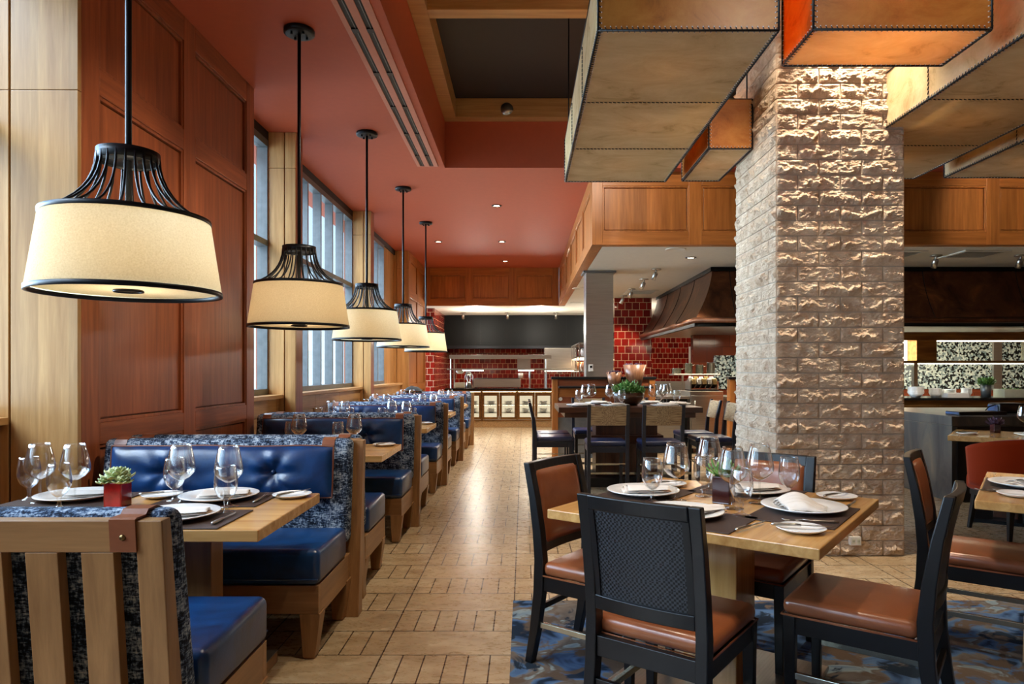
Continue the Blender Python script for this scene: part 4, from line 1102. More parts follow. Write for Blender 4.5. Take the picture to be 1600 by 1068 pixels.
def planter(label, x, r0, r1, h, mat):
    r = thing('planter', label, 'planter', (x, 10.235, 1.1005))
    MB().lathe([(0,0),(r0,0),(r1,h),(r1-.012,h),(r1-.02,h-.03),(0,h-.03)], 30).build('pot', mat, r)
    m = MB()
    for k in range(60):
        a = random.random()*6.28; rr = r1*.75*math.sqrt(random.random()); petal(m, (rr*math.cos(a), rr*math.sin(a), h-.03), a, random.uniform(.3,1.3), .06, .014)
    m.build('foliage', M['purple_leaf'], r, normals=False)
    return r
planter('large tapered copper coloured planter on the partition ledge', 1.665, .098, .172, .32, M['planter'])
planter('small tapered copper planter left of the large one on the partition ledge', 1.36, .075, .118, .21, M['planter'])
# ================================================================== COPPER HOOD
hd = thing('copper_hood', 'big bell-shaped dark copper cooking hood over the kitchen line', 'range hood', (5.9, 12.0, 0))
def hood_profile(s):              # s 0 at top, 1 at the lip -> outward offset, z
    return (.34*(s**1.7), SB-.003 - .80*s)
X0, X1, Y0, Y1 = 2.84, 9.0, 10.27, 14.5
rings = []
for q in range(15):
    o, z = hood_profile(q/14)
    rings.append([(X0-o-5.9, Y0-o-12, z), (X1+o*.3-5.9, Y0-o-12, z), (X1+o*.3-5.9, Y1-12, z), (X0-o-5.9, Y1-12, z)])
m = MB()
for a, b in zip(rings, rings[1:]):
    for j in range(4):
        jj = (j+1) % 4
        m.add([a[j], a[jj], b[jj], b[j]], [(0,1,2,3)], True)
m.build('bell', M['copper'], hd, normals=False)
o, z = hood_profile(1)
lip = MB(); lip.tube([(X0-o-5.9-.0, Y1-12, z-.02),(X0-o-5.9, Y0-o-12, z-.02),(X1-5.9, Y0-o-12, z-.02)], .045, 10); lip.build('lip_roll', M['copper'], hd)
lb = MB(); lb.box(X0-o-5.9-.01, X0-o-5.9+.04, Y0-o-12, Y1-12, z-.11, z-.03).box(X0-o-5.9+.04, X1-5.9, Y0-o-12-.01, Y0-o-12+.04, z-.11, z-.03); lb.build('lip_band', M['black_steel'], hd, bevel=.004)
MB().box(X0-o-5.9+.05, X1-5.9, Y0-o-12+.05, Y1-12, z-.05, z-.04).build('underside', M['stainless'], hd)
for yv in (11.3, 12.3, 13.4):
    pts = []
    for q in range(15):
        o_, z_ = hood_profile(q/14); pts.append((X0-o_-5.9-.003, yv-12, z_))
    MB().tube(pts, .006, 5).build('seam', M['black_steel'], hd)
for xv in (3.1, 4.6, 6.0, 7.4):
    pts = []
    for q in range(15):
        o_, z_ = hood_profile(q/14); pts.append((xv-5.9, Y0-o_-12+.001, z_))
    MB().tube(pts, .006, 5).build('seam', M['black_steel'], hd)
MB().box(X0-5.9-.03, X1-5.9, Y0-12-.03, Y0-12+.02, SB-.06, SB-.002).box(X0-5.9-.03, X0-5.9+.02, Y0-12+.02, Y1-12, SB-.06, SB-.002).build('top_trim', M['black_steel'], hd)
# ================================================================== FAR KITCHEN
bh = thing('black_hood', 'wide blackened steel hood over the far counter', 'range hood', (-.1, 19.6, 0))
MB().box(-2.15,1.9,-.5,.88,1.985,SB-.003).build('hood_body', M['black_steel'], bh, bevel=.01)
MB().box(-2.15,1.9,-.53,-.5,1.95,2.03).build('lip', M['black_metal'], bh, bevel=.004)
for x in (-1.1,.2,1.3): MB().box(x-.002,x+.002,-.5025,-.5,2.03,SB-.01).build('seam', M['black_metal'], bh)
for i, x0 in enumerate((-1.82,-.985,-.15)):
    c = thing('glass_door_cooler', ['left lit glass-door cooler under the far counter, partly behind the booths','middle lit glass-door cooler under the far counter','right lit glass-door cooler under the far counter, beside the partition'][i], 'cooler', (x0+.4175, 16.35, 0), 0, 'glass-door coolers under the far counter')
    w = .4165
    MB().box(-w,w,-.31,.31,.16,.18).box(-w,w,-.31,.31,.84,.875).box(-w,-w+.02,-.31,.31,.18,.84).box(w-.02,w,-.31,.31,.18,.84).box(-w+.02,w-.02,.29,.31,.18,.84).build('cabinet', M['bronze'], c)
    MB().box(-w,w,-.28,.31,0,.16).build('kick_plate', M['granite'], c)
    MB().box(-w+.03,w-.03,.27,.28,.2,.82).build('back_panel', M['fridge_back_glow'], c)
    for zz_, yy_ in ((.838,-.27),(.5195,-.2)): MB().box(-w+.03,w-.03,yy_-.01,yy_+.01,zz_-.003,zz_).build('light_strip', M['fridge_glow'], c)
    for z in (.33,.52): MB().box(-w+.02,w-.02,-.27,.28,z,z+.008).build('shelf', M['steel'], c)
    for s_ in (-1,1):
        d = MB(); x0_, x1_ = (-w+.004,-.003) if s_ < 0 else (.003,w-.004)
        d.box(x0_,x0_+.055,-.34,-.312,.19,.838).box(x1_-.055,x1_,-.34,-.312,.19,.838).box(x0_+.055,x1_-.055,-.34,-.312,.19,.245).box(x0_+.055,x1_-.055,-.34,-.312,.745,.838)
        dr = d.build('door', M['bronze'], c, bevel=.002)
        MB().box(x0_+.055,x1_-.055,-.33,-.325,.245,.745).build('glass_pane', M['pane'], dr)
        hx_ = x1_-.02 if s_ < 0 else x0_+.02
        MB().box(hx_-.012,hx_+.012,-.355,-.34,.20,.27).build('handle', M['steel'], dr)
    for s_ in (-1,1):
        for z in (.34,.53):
            m = MB(); n = 5 if z < .5 else 4
            for q in range(n): m.lathe([(0,q*.02),(.05,q*.02),(.10,q*.02+.014),(.104,q*.02+.018),(0,q*.02+.012)], 18)
            pl_ = m.build('plate_stack', M['porcelain'], None, loc=(x0+.4175+s_*.205, 16.33, z))
            tag(pl_, 'stack of white plates on the %s shelf of the %s cooler, %s door' % ('lower' if z < .5 else 'upper', ['left','middle','right'][i], 'left' if s_ < 0 else 'right'), 'plates', 'plate stacks in the coolers')
fc = thing('stone_countertop', 'dark stone countertop over the far glass-door coolers', 'countertop', (-.55, 16.33, .8755))
MB().box(-1.30,1.32,-.37,.34,0,.045).build('slab', M['black_stone'], fc, bevel=.003)
FZ = .9215
ps = thing('pass_shelf', 'two-tier stainless heat shelf on posts over the far counter', 'shelf', (-.55, 16.45, FZ))
MB().box(-1.22,1.22,-.16,.16,.695,.79).build('upper_shelf', M['stainless'], ps, bevel=.003)
MB().box(-1.28,1.22,-.16,.16,.43,.465).build('lower_shelf', M['stainless'], ps, bevel=.003)
for x in (-1.20,-1.12,1.1): MB().cyl((x,0,0),.018,.695,12).build('post', M['steel'], ps)
MB().box(.40,.72,-.11,-.09,.465,.695).build('back_plate', M['stainless'], ps)
MB().cyl((.70,-.02,0),.022,.43,12).build('post', M['steel'], ps)
for a, b in ((-.92,-.42),(.42,.80)): MB().box(a,b,-.06,.06,.405,.429).build('heat_lamp', M['tube_cool'], ps)
for x in (-.98,):
    m = MB(); m.lathe([(0,.42),(.10,.42),(.09,.37),(.05,.34),(0,.34)], 16, (x,-.05,0)); m.build('lamp_shade', M['plastic_white'], ps)
g = thing('steel_griddle', 'low stainless steel griddle box on the far counter', 'griddle', (-.62, 16.25, FZ))
MB().box(-.55,.55,-.22,.22,.02,.22).build('body', M['stainless'], g, bevel=.008); MB().box(-.53,.53,-.20,.20,.22,.235).build('cook_plate', M['black_metal'], g)
for sx in (-.5,.5):
    for sy in (-.18,.18): MB().cyl((sx,sy,0),.015,.02,10).build('foot', M['black_metal'], g)
def faucet(label, loc, s=1, rz=0):
    r = thing('faucet', label, 'faucet', loc, rz)
    MB().cyl((0,0,0),.028*s,.05*s,16).build('base', M['steel'], r)
    pts = [(0,0,.04*s)]+[(0,0,.20*s)]+[( -.07*s+.07*s*math.cos(a*math.pi/8),0,.20*s+.07*s*math.sin(a*math.pi/8)) for a in range(1,9)]+[(-.14*s,0,.15*s)]
    MB().tube(pts,.011*s,10).build('spout', M['steel'], r)
    MB().tube([(0,.03*s,.04*s),(.02*s,.06*s,.09*s)],.007*s,8).build('lever', M['steel'], r)
    return r
faucet('curved steel faucet on the far counter left of the griddle', (-1.20,16.2,FZ), 1.3)
pc = thing('blender', 'steel and glass blender on the far counter left of the griddle', 'blender', (-1.33,16.52,FZ))
MB().lathe([(0,0),(.07,0),(.06,.12),(.05,.14),(0,.14)],16).build('motor_base', M['steel'], pc); MB().lathe([(.045,.14),(.075,.34),(.07,.34),(.04,.145)],16).build('jug', M['glass'], pc); MB().lathe([(0,.34),(.078,.34),(.06,.38),(0,.38)],16).build('lid', M['rubber'], pc)
bx_ = tag(MB().box(-.12,.12,-.08,.08,0,.13).build('container', M['green_white'], None, bevel=.01, loc=(-1.52,16.3,FZ)), 'pale square container at the left end of the far counter', 'container')
cn = tag(MB().lathe([(0,0),(.05,0),(.06,.12),(.055,.12),(.046,.01),(0,.01)],16).build('canister', M['porcelain'], None, loc=(-.07,16.27,FZ+.236)), 'white canister standing on top of the far griddle', 'canister')
sh = thing('steel_exhaust_box', 'stainless steel exhaust box right of the far red tiled wall', 'exhaust box', (.98,18.6,1.34))
MB().box(-.42,.42,-.3,.3,.05,.60).build('box_body', M['stainless'], sh, bevel=.01); MB().box(-.44,.44,-.32,.32,0,.05).build('bottom_edge', M['steel'], sh, bevel=.004)
for x in (-.4,.4): MB().cyl((x,0,-1.34),.02,1.34,10).build('leg', M['steel'], sh)
MB().box(-.40,.40,-.05,.05,-.025,-.001).build('strip_light', M['tube_cool'], sh)
rk = thing('kitchen_shelf_unit', 'lit steel shelf unit of kitchen ware seen left of the steel column', 'shelf', (1.42,16.0,0))
for z in (.9,1.30,1.62,1.92): MB().box(-.22,.22,-1.2,1.2,z,z+.025).build('shelf', M['stainless'], rk)
for y in (-1.19,-.4,.4,1.19):
    for x in (-.21,.21): MB().box(x-.01,x+.01,y-.01,y+.01,0,1.95).build('upright', M['steel'], rk)
MB().box(-.19,.19,-1.1,1.1,1.598,1.612).build('strip_light', M['tube_warm'], rk)
for q, (y, z, w, h, mt) in enumerate(((-.8,1.325,.15,.2,'planter'),(-.2,1.325,.12,.16,'porcelain'),(.5,1.325,.15,.22,'soffit_z'),(-.6,1.645,.14,.18,'porcelain'),(.2,1.645,.13,.2,'planter'),(-.5,.925,.16,.2,'navy_leather'))):
    o = MB().lathe([(0,0),(w*.8,0),(w,h*.5),(w*.9,h),(w*.8,h),(0,h*.9)],18).build('storage_jar', M[mt], None, loc=(1.42,16+y,z+.0005))
    tag(o, ['copper jar near the front of the lit shelf unit, middle shelf','white jar on the middle of the lit shelf unit','wooden jar at the back of the lit shelf unit, middle shelf','white jar near the front of the lit shelf unit, top','copper jar toward the back of the lit shelf unit, top','dark blue jar on the lowest shelf of the lit shelf unit'][q], 'jar', 'jars on the lit shelf unit')
# ================================================================== MIDDLE KITCHEN (under the copper hood)
wt = thing('steel_worktable', 'stainless worktable with backsplash in the kitchen right of the partition', 'worktable', (3.0, 12.2, 0))
MB().box(-.85,.33,-.4,.4,.87,.91).build('worktop', M['stainless'], wt, bevel=.004); MB().box(-.85,.0,.38,.4,.91,1.14).build('backsplash', M['stainless'], wt); MB().box(-.8,.29,-.36,.36,.25,.28).build('lower_shelf', M['stainless'], wt)
for x in (-.8,.29):
    for y in (-.36,.36): MB().cyl((x,y,0),.02,.87,10).build('leg', M['steel'], wt)
rg = thing('kitchen_range', 'steel oven range with door handle under the copper hood', 'oven', (2.33, 11.3, 0))
MB().box(-.40,.30,-.35,.35,.12,.88).build('body', M['black_steel'], rg, bevel=.006); MB().box(-.42,.32,-.37,.37,.88,.92).build('cooktop', M['stainless'], rg, bevel=.003)
MB().box(-.34,.24,-.362,-.35,.25,.72).build('oven_door', M['stainless'], rg, bevel=.004)
MB().tube([(-.30,-.40,.68),(.20,-.40,.68)],.012,8).build('handle', M['steel'], rg)
for i in range(5):
    q = MB().cyl((0,0,0),.02,.03,12).build('knob', M['black_metal'], rg, loc=(-.28+.12*i,-.37,.80)); q.rotation_euler = (R(90),0,0)
for x in (-.36,.26):
    for y in (-.3,.3): MB().cyl((x,y,0),.02,.12,10).build('foot', M['steel'], rg)
fr = thing('steel_refrigerator', 'stainless under-counter refrigerator right of the oven range', 'refrigerator', (2.95, 11.35, 0))
MB().box(-.27,.27,-.35,.35,.08,1.0).build('body', M['stainless'], fr, bevel=.006); MB().box(-.25,.25,-.375,-.35,.14,.93).build('door', M['stainless'], fr, bevel=.004)
MB().tube([(-.20,-.40,.55),(-.20,-.40,.85)],.01,8).build('handle', M['steel'], fr)
for x in (-.22,.22):
    for y in (-.3,.3): MB().cyl((x,y,0),.02,.08,10).build('foot', M['black_metal'], fr)
fw = thing('steel_prep_counter', 'pale steel prep counter with drawers at the left of the stone pillar', 'counter', (3.79, 11.74, 0))
MB().box(-.40,.6,-.4,.4,.1,.86).build('cabinet', M['stainless'], fw, bevel=.004); MB().box(-.43,.62,-.43,.42,.86,.90).build('worktop', M['stainless'], fw, bevel=.004)
for z in (.2,.42,.64): MB().box(-.37,.57,-.415,-.40,z,z+.19).build('drawer', M['steel'], fw, bevel=.003)
MB().box(-.38,.58,-.36,.38,0,.1).build('plinth', M['black_metal'], fw)
ws = thing('steel_wall_shelf', 'angled steel shelf of pots in front of the doorway under the copper hood', 'shelf', (3.05,12.15,0))
MB().box(-.42,.40,-.18,.18,1.25,1.275).build('shelf', M['stainless'], ws, bevel=.003)
for x in (-.22,.22): MB().box(x-.015,x+.015,-.015,.015,.92,1.25).build('upright', M['steel'], ws)
for x in (-.22,.22): MB().box(x-.03,x+.03,-.03,.03,.9105,.92).build('foot', M['steel'], ws)
for q, (x, r_, h, mt) in enumerate(((2.72,.08,.10,'nickel'),(2.935,.065,.19,'nickel'),(3.13,.068,.16,'nickel'),(3.33,.07,.20,'steel'))):
    p_ = thing('cooking_pot', ['low pale pot at the left of the angled steel shelf','tall steel pot second on the angled steel shelf','steel pot third on the angled steel shelf','dark pot at the right of the angled steel shelf'][q], 'pot', (x,12.15,1.2755), 0, 'pots on the angled steel shelf')
    MB().lathe([(0,0),(r_,0),(r_,h),(r_+.006,h),(r_-.006,h-.004),(r_-.006,.008),(0,.008)],20).build('pot', M[mt], p_)
    MB().tube([(r_,0,h*.8),(r_+.05,0,h*.85),(r_+.05,.03,h*.85),(r_,.03,h*.8)],.006,6).build('handle', M[mt], p_)
tr = thing('pan_rack', 'tilted rack holding rows of small steel pans by the doorway', 'pan rack', (2.95,11.35,1.0005))
MB().box(-.22,.24,-.2,.2,0,.02).build('base', M['black_metal'], tr)
for i in range(5):
    for j in range(2):
        m = MB().cbox((-.16+.085*i, -.1+.2*j, .12+.03*j), (.07,.18,.10), Matrix.Rotation(R(-25),3,'X')); m.build('pan', M['steel'] if (i+j) % 2 else M['brass'], tr, bevel=.008)
MB().box(-.22,-.2,-.18,.18,.02,.16).box(.22,.24,-.18,.18,.02,.16).build('rack_side', M['steel'], tr)
bo = tag(MB().lathe([(0,0),(.03,0),(.032,.10),(.012,.13),(.008,.18),(0,.18)],14).build('squeeze_bottle', M['plastic_white'], None, loc=(3.46,11.5,.9005)), 'white squeeze bottle on the prep counter by the stone pillar', 'bottle')
tx = thing('steel_tray', 'shallow steel tray on the worktable right of the partition', 'tray', (2.55,12.1,.9105)); MB().box(-.2,.2,-.14,.14,0,.01).box(-.2,-.19,-.14,.14,.01,.06).box(.19,.2,-.14,.14,.01,.06).box(-.19,.19,-.14,-.13,.01,.06).box(-.19,.19,.13,.14,.01,.06).build('tray_pan', M['nickel'], tx)
struct(MB().box(4.96,5.12,20.44,20.499,0,2.05).build('door_1', M['white_paint'], bevel=.002))
# ================================================================== RIGHT KITCHEN COUNTER
rc = thing('bronze_counter', 'long bronze-fronted kitchen counter right of the stone pillar', 'counter', (6.7, 10.85, 0))
MB().box(-2.2,2.5,-.35,.4,.08,.875).build('cabinet', M['bronze'], rc, bevel=.004)
MB().box(-2.23,2.5,-.4,.42,.876,.915).build('worktop', M['black_stone'], rc, bevel=.003)
for i in range(5): MB().box(-2.1+.9*i,-1.27+.9*i,-.365,-.35,.2,.80).build('drawer_front', M['bronze'], rc, bevel=.004)
for i in range(5): MB().tube([(-1.85+.9*i,-.385,.72),(-1.52+.9*i,-.385,.72)],.008,8).build('pull', M['brass'], rc)
MB().box(-2.2,2.5,-.3,.38,0,.08).build('plinth', M['black_metal'], rc)
RCZ = .9155
pu = thing('pass_unit', 'bronze two-tier pass shelf with warm strip lights over the right kitchen counter', 'shelf', (6.7, 11.0, RCZ))
MB().box(-2.2,2.5,-.16,.16,.90,1.03).build('upper_fascia', M['bronze'], pu, bevel=.003)
MB().box(-2.2,2.5,-.16,.16,.535,.575).build('middle_shelf', M['bronze'], pu, bevel=.003)
MB().box(-.45,-.13,-.15,.15,.575,.90).build('solid_box', M['bronze'], pu, bevel=.003)
for x in (-.40,1.44,2.3): MB().box(x-.03,x+.03,-.04,.04,0,.535).build('upright', M['steel'], pu)
MB().box(1.42,1.47,-.14,.14,.575,.90).build('divider', M['nickel'], pu)
MB().box(-.10,2.4,-.05,.05,.885,.899).build('warm_strip', M['tube_warm'], pu)
MB().box(-2.1,2.4,.02,.12,.522,.534).build('cool_strip', M['tube_cool'], pu)
MB().box(-.95,-.46,.10,.12,.575,.90).build('lit_panel', M['tube_warm'], pu)
lamp('pass_light', 'AREA', (7.2, 11.15, 1.42), 30, (.95,1,.85), shape='RECTANGLE', size=3.4, size_y=.2, target=(7.2,11.6,.9))
lamp('pass_light', 'AREA', (7.4, 11.15, 1.78), 24, (1,.8,.55), shape='RECTANGLE', size=3, size_y=.2, target=(7.4,12.2,1.5))
def bowl_stack(label, x, y, r_, n, z=RCZ):
    m = MB()
    for q in range(n): m.lathe([(0,q*.022),(r_*.55,q*.022),(r_,q*.022+.075),(r_-.008,q*.022+.075),(r_*.5,q*.022+.008),(0,q*.022+.008)],20)
    tag(m.build('bowl_stack', M['porcelain'], None, loc=(x,y,z)), label, 'bowls', 'bowl stacks on the right kitchen counter')
bowl_stack('stack of white bowls closest to the stone pillar on the right kitchen counter', 6.16, 10.72, .12, 5)
bowl_stack('narrow stack of white bowls behind the pass shelf post', 6.46, 10.72, .09, 4)
bowl_stack('white bowl stack at the back of the right counter, left one', 6.66, 10.98, .09, 3)
bowl_stack('white bowl stack at the back of the right counter, middle one', 6.86, 10.98, .09, 3)
bowl_stack('white bowl stack at the back of the right counter, beside the herb pot', 7.02, 10.82, .08, 4)
def tray_(label, x, y, w, d, h, mt):
    r = thing('serving_tray', label, 'tray', (x,y,RCZ)); MB().box(-w/2,w/2,-d/2,d/2,0,.012).box(-w/2,-w/2+.012,-d/2,d/2,.012,h).box(w/2-.012,w/2,-d/2,d/2,.012,h).box(-w/2+.012,w/2-.012,-d/2,-d/2+.012,.012,h).box(-w/2+.012,w/2-.012,d/2-.012,d/2,.012,h).build('tray_body', M[mt], r, bevel=.003)
    return r
tray_('long low white dish in front of the bowls on the right kitchen counter', 6.72, 10.62, .34, .16, .07, 'porcelain')
t1 = tray_('tall pale rectangular dish right of the herb pot', 7.62, 10.70, .34, .26, .13, 'green_white')
t2 = tray_('low pale oval-looking dish before the right counter faucet', 7.98, 10.76, .34, .24, .085, 'green_white')
for tt, xs in ((t1,7.62),(t2,7.98)):
    m = MB()
    for k in range(40): petal(m, (random.uniform(-.13,.13), random.uniform(-.08,.08), .06 if tt is t2 else .10), random.random()*6.28, random.uniform(.2,1.2), .05, .02)
    m.build('greens', M['leaf'], tt, normals=False)
hp = thing('herb_pot', 'tall dark pot of green herbs on the right kitchen counter', 'plant', (7.22,10.66,RCZ))
MB().lathe([(0,0),(.065,0),(.08,.21),(.072,.21),(.068,.19),(0,.19)],20).build('pot', M['frame_metal'], hp)
m = MB()
for k in range(150):
    a = random.random()*6.28; rr = .13*math.sqrt(random.random()); petal(m, (rr*.6*math.cos(a), rr*.6*math.sin(a), .19+.06*random.random()), a, random.uniform(.0,1.3), random.uniform(.05,.10), .018)
m.build('foliage', M['leaf'], hp, normals=False)
faucet('curved steel faucet on the right kitchen counter', (8.25,10.72,RCZ), 1.5, .5)
bb = tag(MB().lathe([(0,0),(.05,0),(.12,.09),(.115,.095),(.05,.012),(0,.012)],22).build('bowl', M['porcelain'], None, loc=(8.37,10.98,RCZ+.576)), 'white bowl on the pass shelf at the right picture edge', 'bowl')
ct_ = MB()
def coat(u, v):
    x = -.16+.32*u; y = -.07+.14*v
    return (x, y, .01 + .085*math.sin(math.pi*u)**.6*math.sin(math.pi*v)**.6 + .02*noise.noise(Vector((x*12, y*12, 1))))
ct_.grid(coat, 20, 12); ct_.grid(lambda u, v: (-.16+.32*u, -.07+.14*v, .0), 20, 12)
tag(ct_.build('folded_coat', M['rubber'], None, loc=(-1.98, ROW(5)-.12, .962)), 'black folded coat lying on top of the last booth bench back', 'coat')
# ================================================================== STONE SERVICE COUNTER, THIRD TABLE, VELVET CHAIR
so = thing('slate_counter', 'slate clad service counter right of the stone pillar', 'counter', (6.315, 7.71, 0))
MB().box(-1.98,2.4,-.80,.85,0,.77).build('slate_body', M['slate'], so, bevel=.003)
MB().box(-1.985,2.4,-.805,.86,.773,.87).build('slate_top', M['slate'], so, bevel=.003)
MB().box(-1.93,2.35,-.815,-.801,.02,.765).build('front_panel', M['black_wood'], so)  # black panel stands for shade on the slate front
fb_ = thing('menu_folder', 'flat black folder with blue edge on the slate counter', 'folder', (4.80,7.20,.8705), .1); MB().box(-.30,.24,-.10,.10,0,.035).build('cover', M['black_wood'], fb_, bevel=.006); MB().box(-.302,-.20,-.095,.095,.008,.028).build('pages', M['blue_leather'], fb_)
cb = thing('cash_box', 'black boxy case with blue side lying on the slate counter', 'case', (5.24,7.45,.8705), .1); MB().box(-.12,.20,-.09,.09,0,.11).build('case_body', M['black_wood'], cb, bevel=.02, seg=3); MB().box(-.132,-.12,-.07,.07,.015,.09).build('end_cap', M['blue_leather'], cb, bevel=.003); MB().tube([(-.125,-.02,.09),(-.2,-.03,.07),(-.24,-.03,.03),(-.26,-.03,.006)],.006,6).build('cord', M['black_metal'], cb)
t3 = thing('dining_table', 'dark oak dining table before the slate counter, behind the velvet chair', 'table', (4.31, 6.10, 0), TH)
MB().box(-.41,.41,-.41,.41,.715,.76).build('tabletop', M['table_x'], t3, bevel=.004); MB().box(-.09,.09,-.09,.09,.03,.715).build('pedestal', M['dark_z'], t3, bevel=.003); MB().box(-.27,.27,-.27,.27,0,.03).build('base_plate', M['black_metal'], t3, bevel=.003)
side.put((3.98,6.13,.761), 0, 'small white side plate on the dark oak table behind the velvet chair', 'white side plates')
knife.put((3.98,6.13,.7768), .2, 'butter knife on the side plate behind the velvet chair', 'table knives')
plate.put((4.46,5.93,.761), 0, 'white dinner plate on the dark oak table behind the velvet chair', 'white dinner plates')
napkin.put((4.46,5.93,.771), 0, 'white napkin on the plate behind the velvet chair', 'napkins on plates')
wine.put((4.55,6.2,.7605), 0, 'wine glass at the right picture edge on the dark oak table', GW)
v3 = make_vase(M['dark_red'], .06, .085); tag(v3, 'small dark red vase of purple flowers before the slate counter', 'vase'); v3.location = (4.34,6.28,.7605)
m = MB()
for k in range(70):
    a = random.random()*6.28; petal(m, (0,0,.08), a, random.uniform(.15,1.3), random.uniform(.05,.085), .010)
m.build('flowers', M['purple_leaf'], v3, normals=False)
vc = thing('velvet_chair', 'rust red velvet tub chair seen from behind at the dark oak table', 'chair', (4.03, 5.55, 0))
def tub(r_, off):
    def fn(u, v):
        a = math.pi*(1.0+ (u-.5)*1.18 + .5); z = .40+.40*v - .10*v*abs(2*u-1)**2.2
        rr = r_ + .02*v
        return (rr*math.cos(a)*1.08, rr*math.sin(a)*.95+.02, z)
    return fn
m = MB(); m.grid(tub(.31,0), 28, 10); 
vb = m.build('back_shell', M['velvet'], vc, solid=.05, normals=False, bevel=0)
MB().box(-.26,.26,-.20,.29,.33,.47).build('seat_cushion', M['velvet'], vc, bevel=.04, seg=4)
MB().box(-.24,.24,-.20,.25,.29,.33).build('seat_frame', M['black_wood'], vc)
for x in (-.21,.21):
    for y in (-.20,.22): MB().taper(x*1.15,y*1.15,0,.29,.028,.028,.045,.045,x,y).build('leg', M['black_wood'], vc, bevel=.003)
# ================================================================== LIGHT
cam = bpy.data.cameras.new('camera'); cam.lens = 24; cam.sensor_width = 36; cam.sensor_fit = 'HORIZONTAL'
cam.shift_x = -18/1600; cam.shift_y = 45/1600; cam.clip_end = 200
co = bpy.data.objects.new('camera', cam); C.objects.link(co); co.location = (0,0,H); co.rotation_euler = (R(90),0,0)
bpy.context.scene.camera = co
SKY = 12.5
w = bpy.data.worlds.new('sky'); bpy.context.scene.world = w; w.use_nodes = True
nt = w.node_tree; nt.nodes.clear()
o = nt.nodes.new('ShaderNodeOutputWorld'); bg = nt.nodes.new('ShaderNodeBackground'); cr = nt.nodes.new('ShaderNodeValToRGB')
tc = nt.nodes.new('ShaderNodeTexCoord'); sp = nt.nodes.new('ShaderNodeSeparateXYZ')
nt.links.new(tc.outputs['Generated'], sp.inputs[0]); nt.links.new(sp.outputs[2], cr.inputs[0]);  nt.links.new(bg.outputs[0], o.inputs[0])
cr.color_ramp.elements[0].position = .0; cr.color_ramp.elements[0].color = (.46,.60,.72,1)
cr.color_ramp.elements[1].position = .45; cr.color_ramp.elements[1].color = (.17,.27,.40,1)
bg.inputs[1].default_value = 1.0
def lobe(d, lo, top):
    dt = nt.nodes.new('ShaderNodeVectorMath'); dt.operation = 'DOT_PRODUCT'; dt.inputs[1].default_value = Vector(d).normalized()
    nt.links.new(tc.outputs['Generated'], dt.inputs[0])
    mr = nt.nodes.new('ShaderNodeMapRange'); mr.interpolation_type = 'SMOOTHSTEP'
    for k_, v_ in (('From Min',lo),('From Max',.98),('To Min',0),('To Max',top)): mr.inputs[k_].default_value = v_
    nt.links.new(dt.outputs['Value'], mr.inputs['Value']); return mr.outputs[0]
def addn(a, b):
    m_ = nt.nodes.new('ShaderNodeMath'); m_.operation = 'ADD'; nt.links.new(a, m_.inputs[0])
    if isinstance(b, float): m_.inputs[1].default_value = b
    else: nt.links.new(b, m_.inputs[1])
    return m_.outputs[0]
sky_f = addn(addn(lobe((-.93,.30,.20), .80, 28.0), lobe((-.85,-.42,.28), .6, 4.2)), 1.5)  # bright lobes added to the sky, out of view, to light the room
vs_ = nt.nodes.new('ShaderNodeVectorMath'); vs_.operation = 'SCALE'; nt.links.new(cr.outputs[0], vs_.inputs[0]); nt.links.new(sky_f, vs_.inputs['Scale']); nt.links.new(vs_.outputs[0], bg.inputs[0])
sun = lamp('daylight', 'SUN', (-6,3,6), 4.0, (.80,.90,1.0), angle=R(40), target=(-6+1.0, 3+.55, 6-1.1))
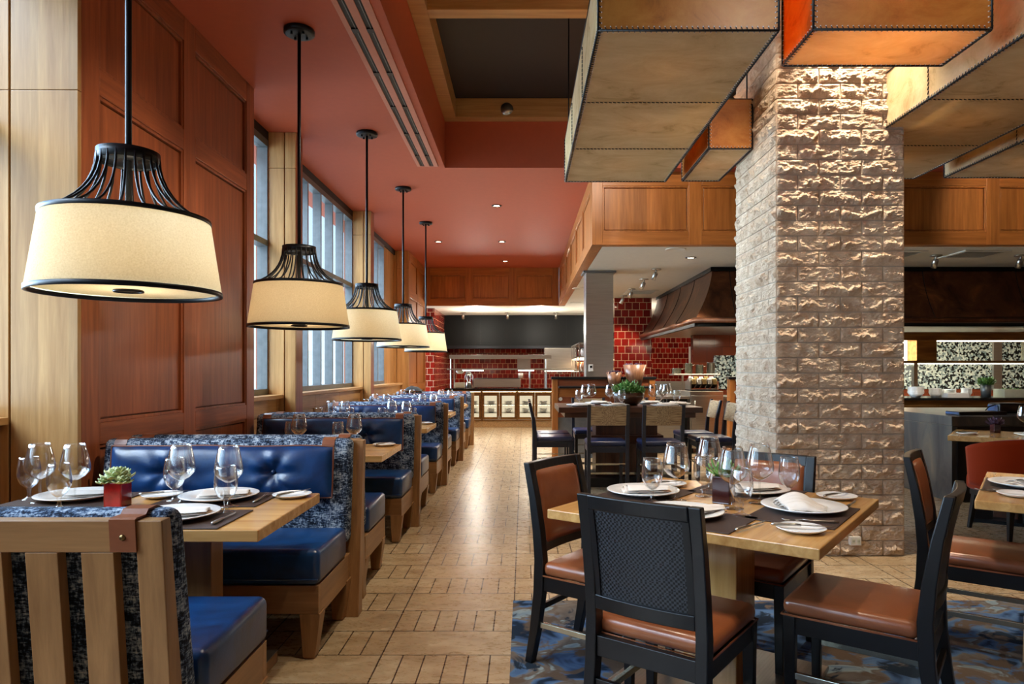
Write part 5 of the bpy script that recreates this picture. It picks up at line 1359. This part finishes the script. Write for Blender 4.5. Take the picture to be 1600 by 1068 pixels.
# added area lamps, above the view, pushing daylight through the window bays
for y0, y1 in ((-3.2,3.5),(5.96,7.04),(7.3,10.5),(10.75,12.9)):
    lamp('sky_fill', 'AREA', (-4.3,(y0+y1)/2,5.4), 42*(y1-y0), (.74,.87,1), shape='RECTANGLE', size=(y1-y0)+.5, size_y=2.0, target=(-1.2,(y0+y1)/2,.9))
# unseen spots added in the dark recess as fill; the first grazes the pillar
for x, y, tx, ty, tz, e in ((2.28,4.62,2.28,4.89,0,230), (1.35,4.6,1.818,5.1,1.6,70), (.2,2.2,.5,3.0,.7,90), (1.9,1.6,1.9,2.5,.6,110), (-.3,5.4,-.3,5.9,0,150), (-.3,3.0,-.35,3.6,0,110), (1.2,7.3,1.2,8.1,.9,130),
        (1.9,1.0,1.95,3.5,3.3,60), (3.2,6.6,3.6,7.2,.8,30), (.25,3.3,-2.35,4.2,1.7,130), (.25,5.3,-2.35,5.4,1.7,90), (.9,6.4,1.6,8.44,3.2,80), (5.2,6.6,6.2,8.44,3.2,60)):
    lamp('recess_fill', 'SPOT', (x, y, 4.25), e, (1,.85,.66), spot_size=R(44 if tx == -2.35 else 62), spot_blend=.7, shadow_soft_size=.06, target=(tx,ty,tz))
for x, y, e in ((-1.2,17.4,45),(.4,17.4,45),(2.4,17.0,50),(2.4,16.2,40)):
    lamp('kitchen_fill', 'POINT', (x, y, 2.45), e, (1,.92,.80), shadow_soft_size=.15)  # point lamps without fixtures, added to brighten the far kitchen
lamp('hood_fill', 'AREA', (3.6,11.3,1.98), 45, (1,.86,.64), shape='RECTANGLE', size=1.6, size_y=.3, target=(3.6,11.3,0))  # added area lamp brightening the range and pots under the hood
sc = bpy.context.scene
sc.view_settings.view_transform = 'Standard'; sc.view_settings.look = 'None'; sc.view_settings.gamma = 1; sc.view_settings.use_curve_mapping = False
sc.view_settings.exposure = .85
cy_ = sc.cycles
cy_.use_denoising = True; cy_.max_bounces = 8; cy_.diffuse_bounces = 4; cy_.glossy_bounces = 4; cy_.transparent_max_bounces = 24; cy_.transmission_bounces = 6
cy_.caustics_reflective = False; cy_.caustics_refractive = False; cy_.sample_clamp_indirect = 4; cy_.sample_clamp_direct = 30
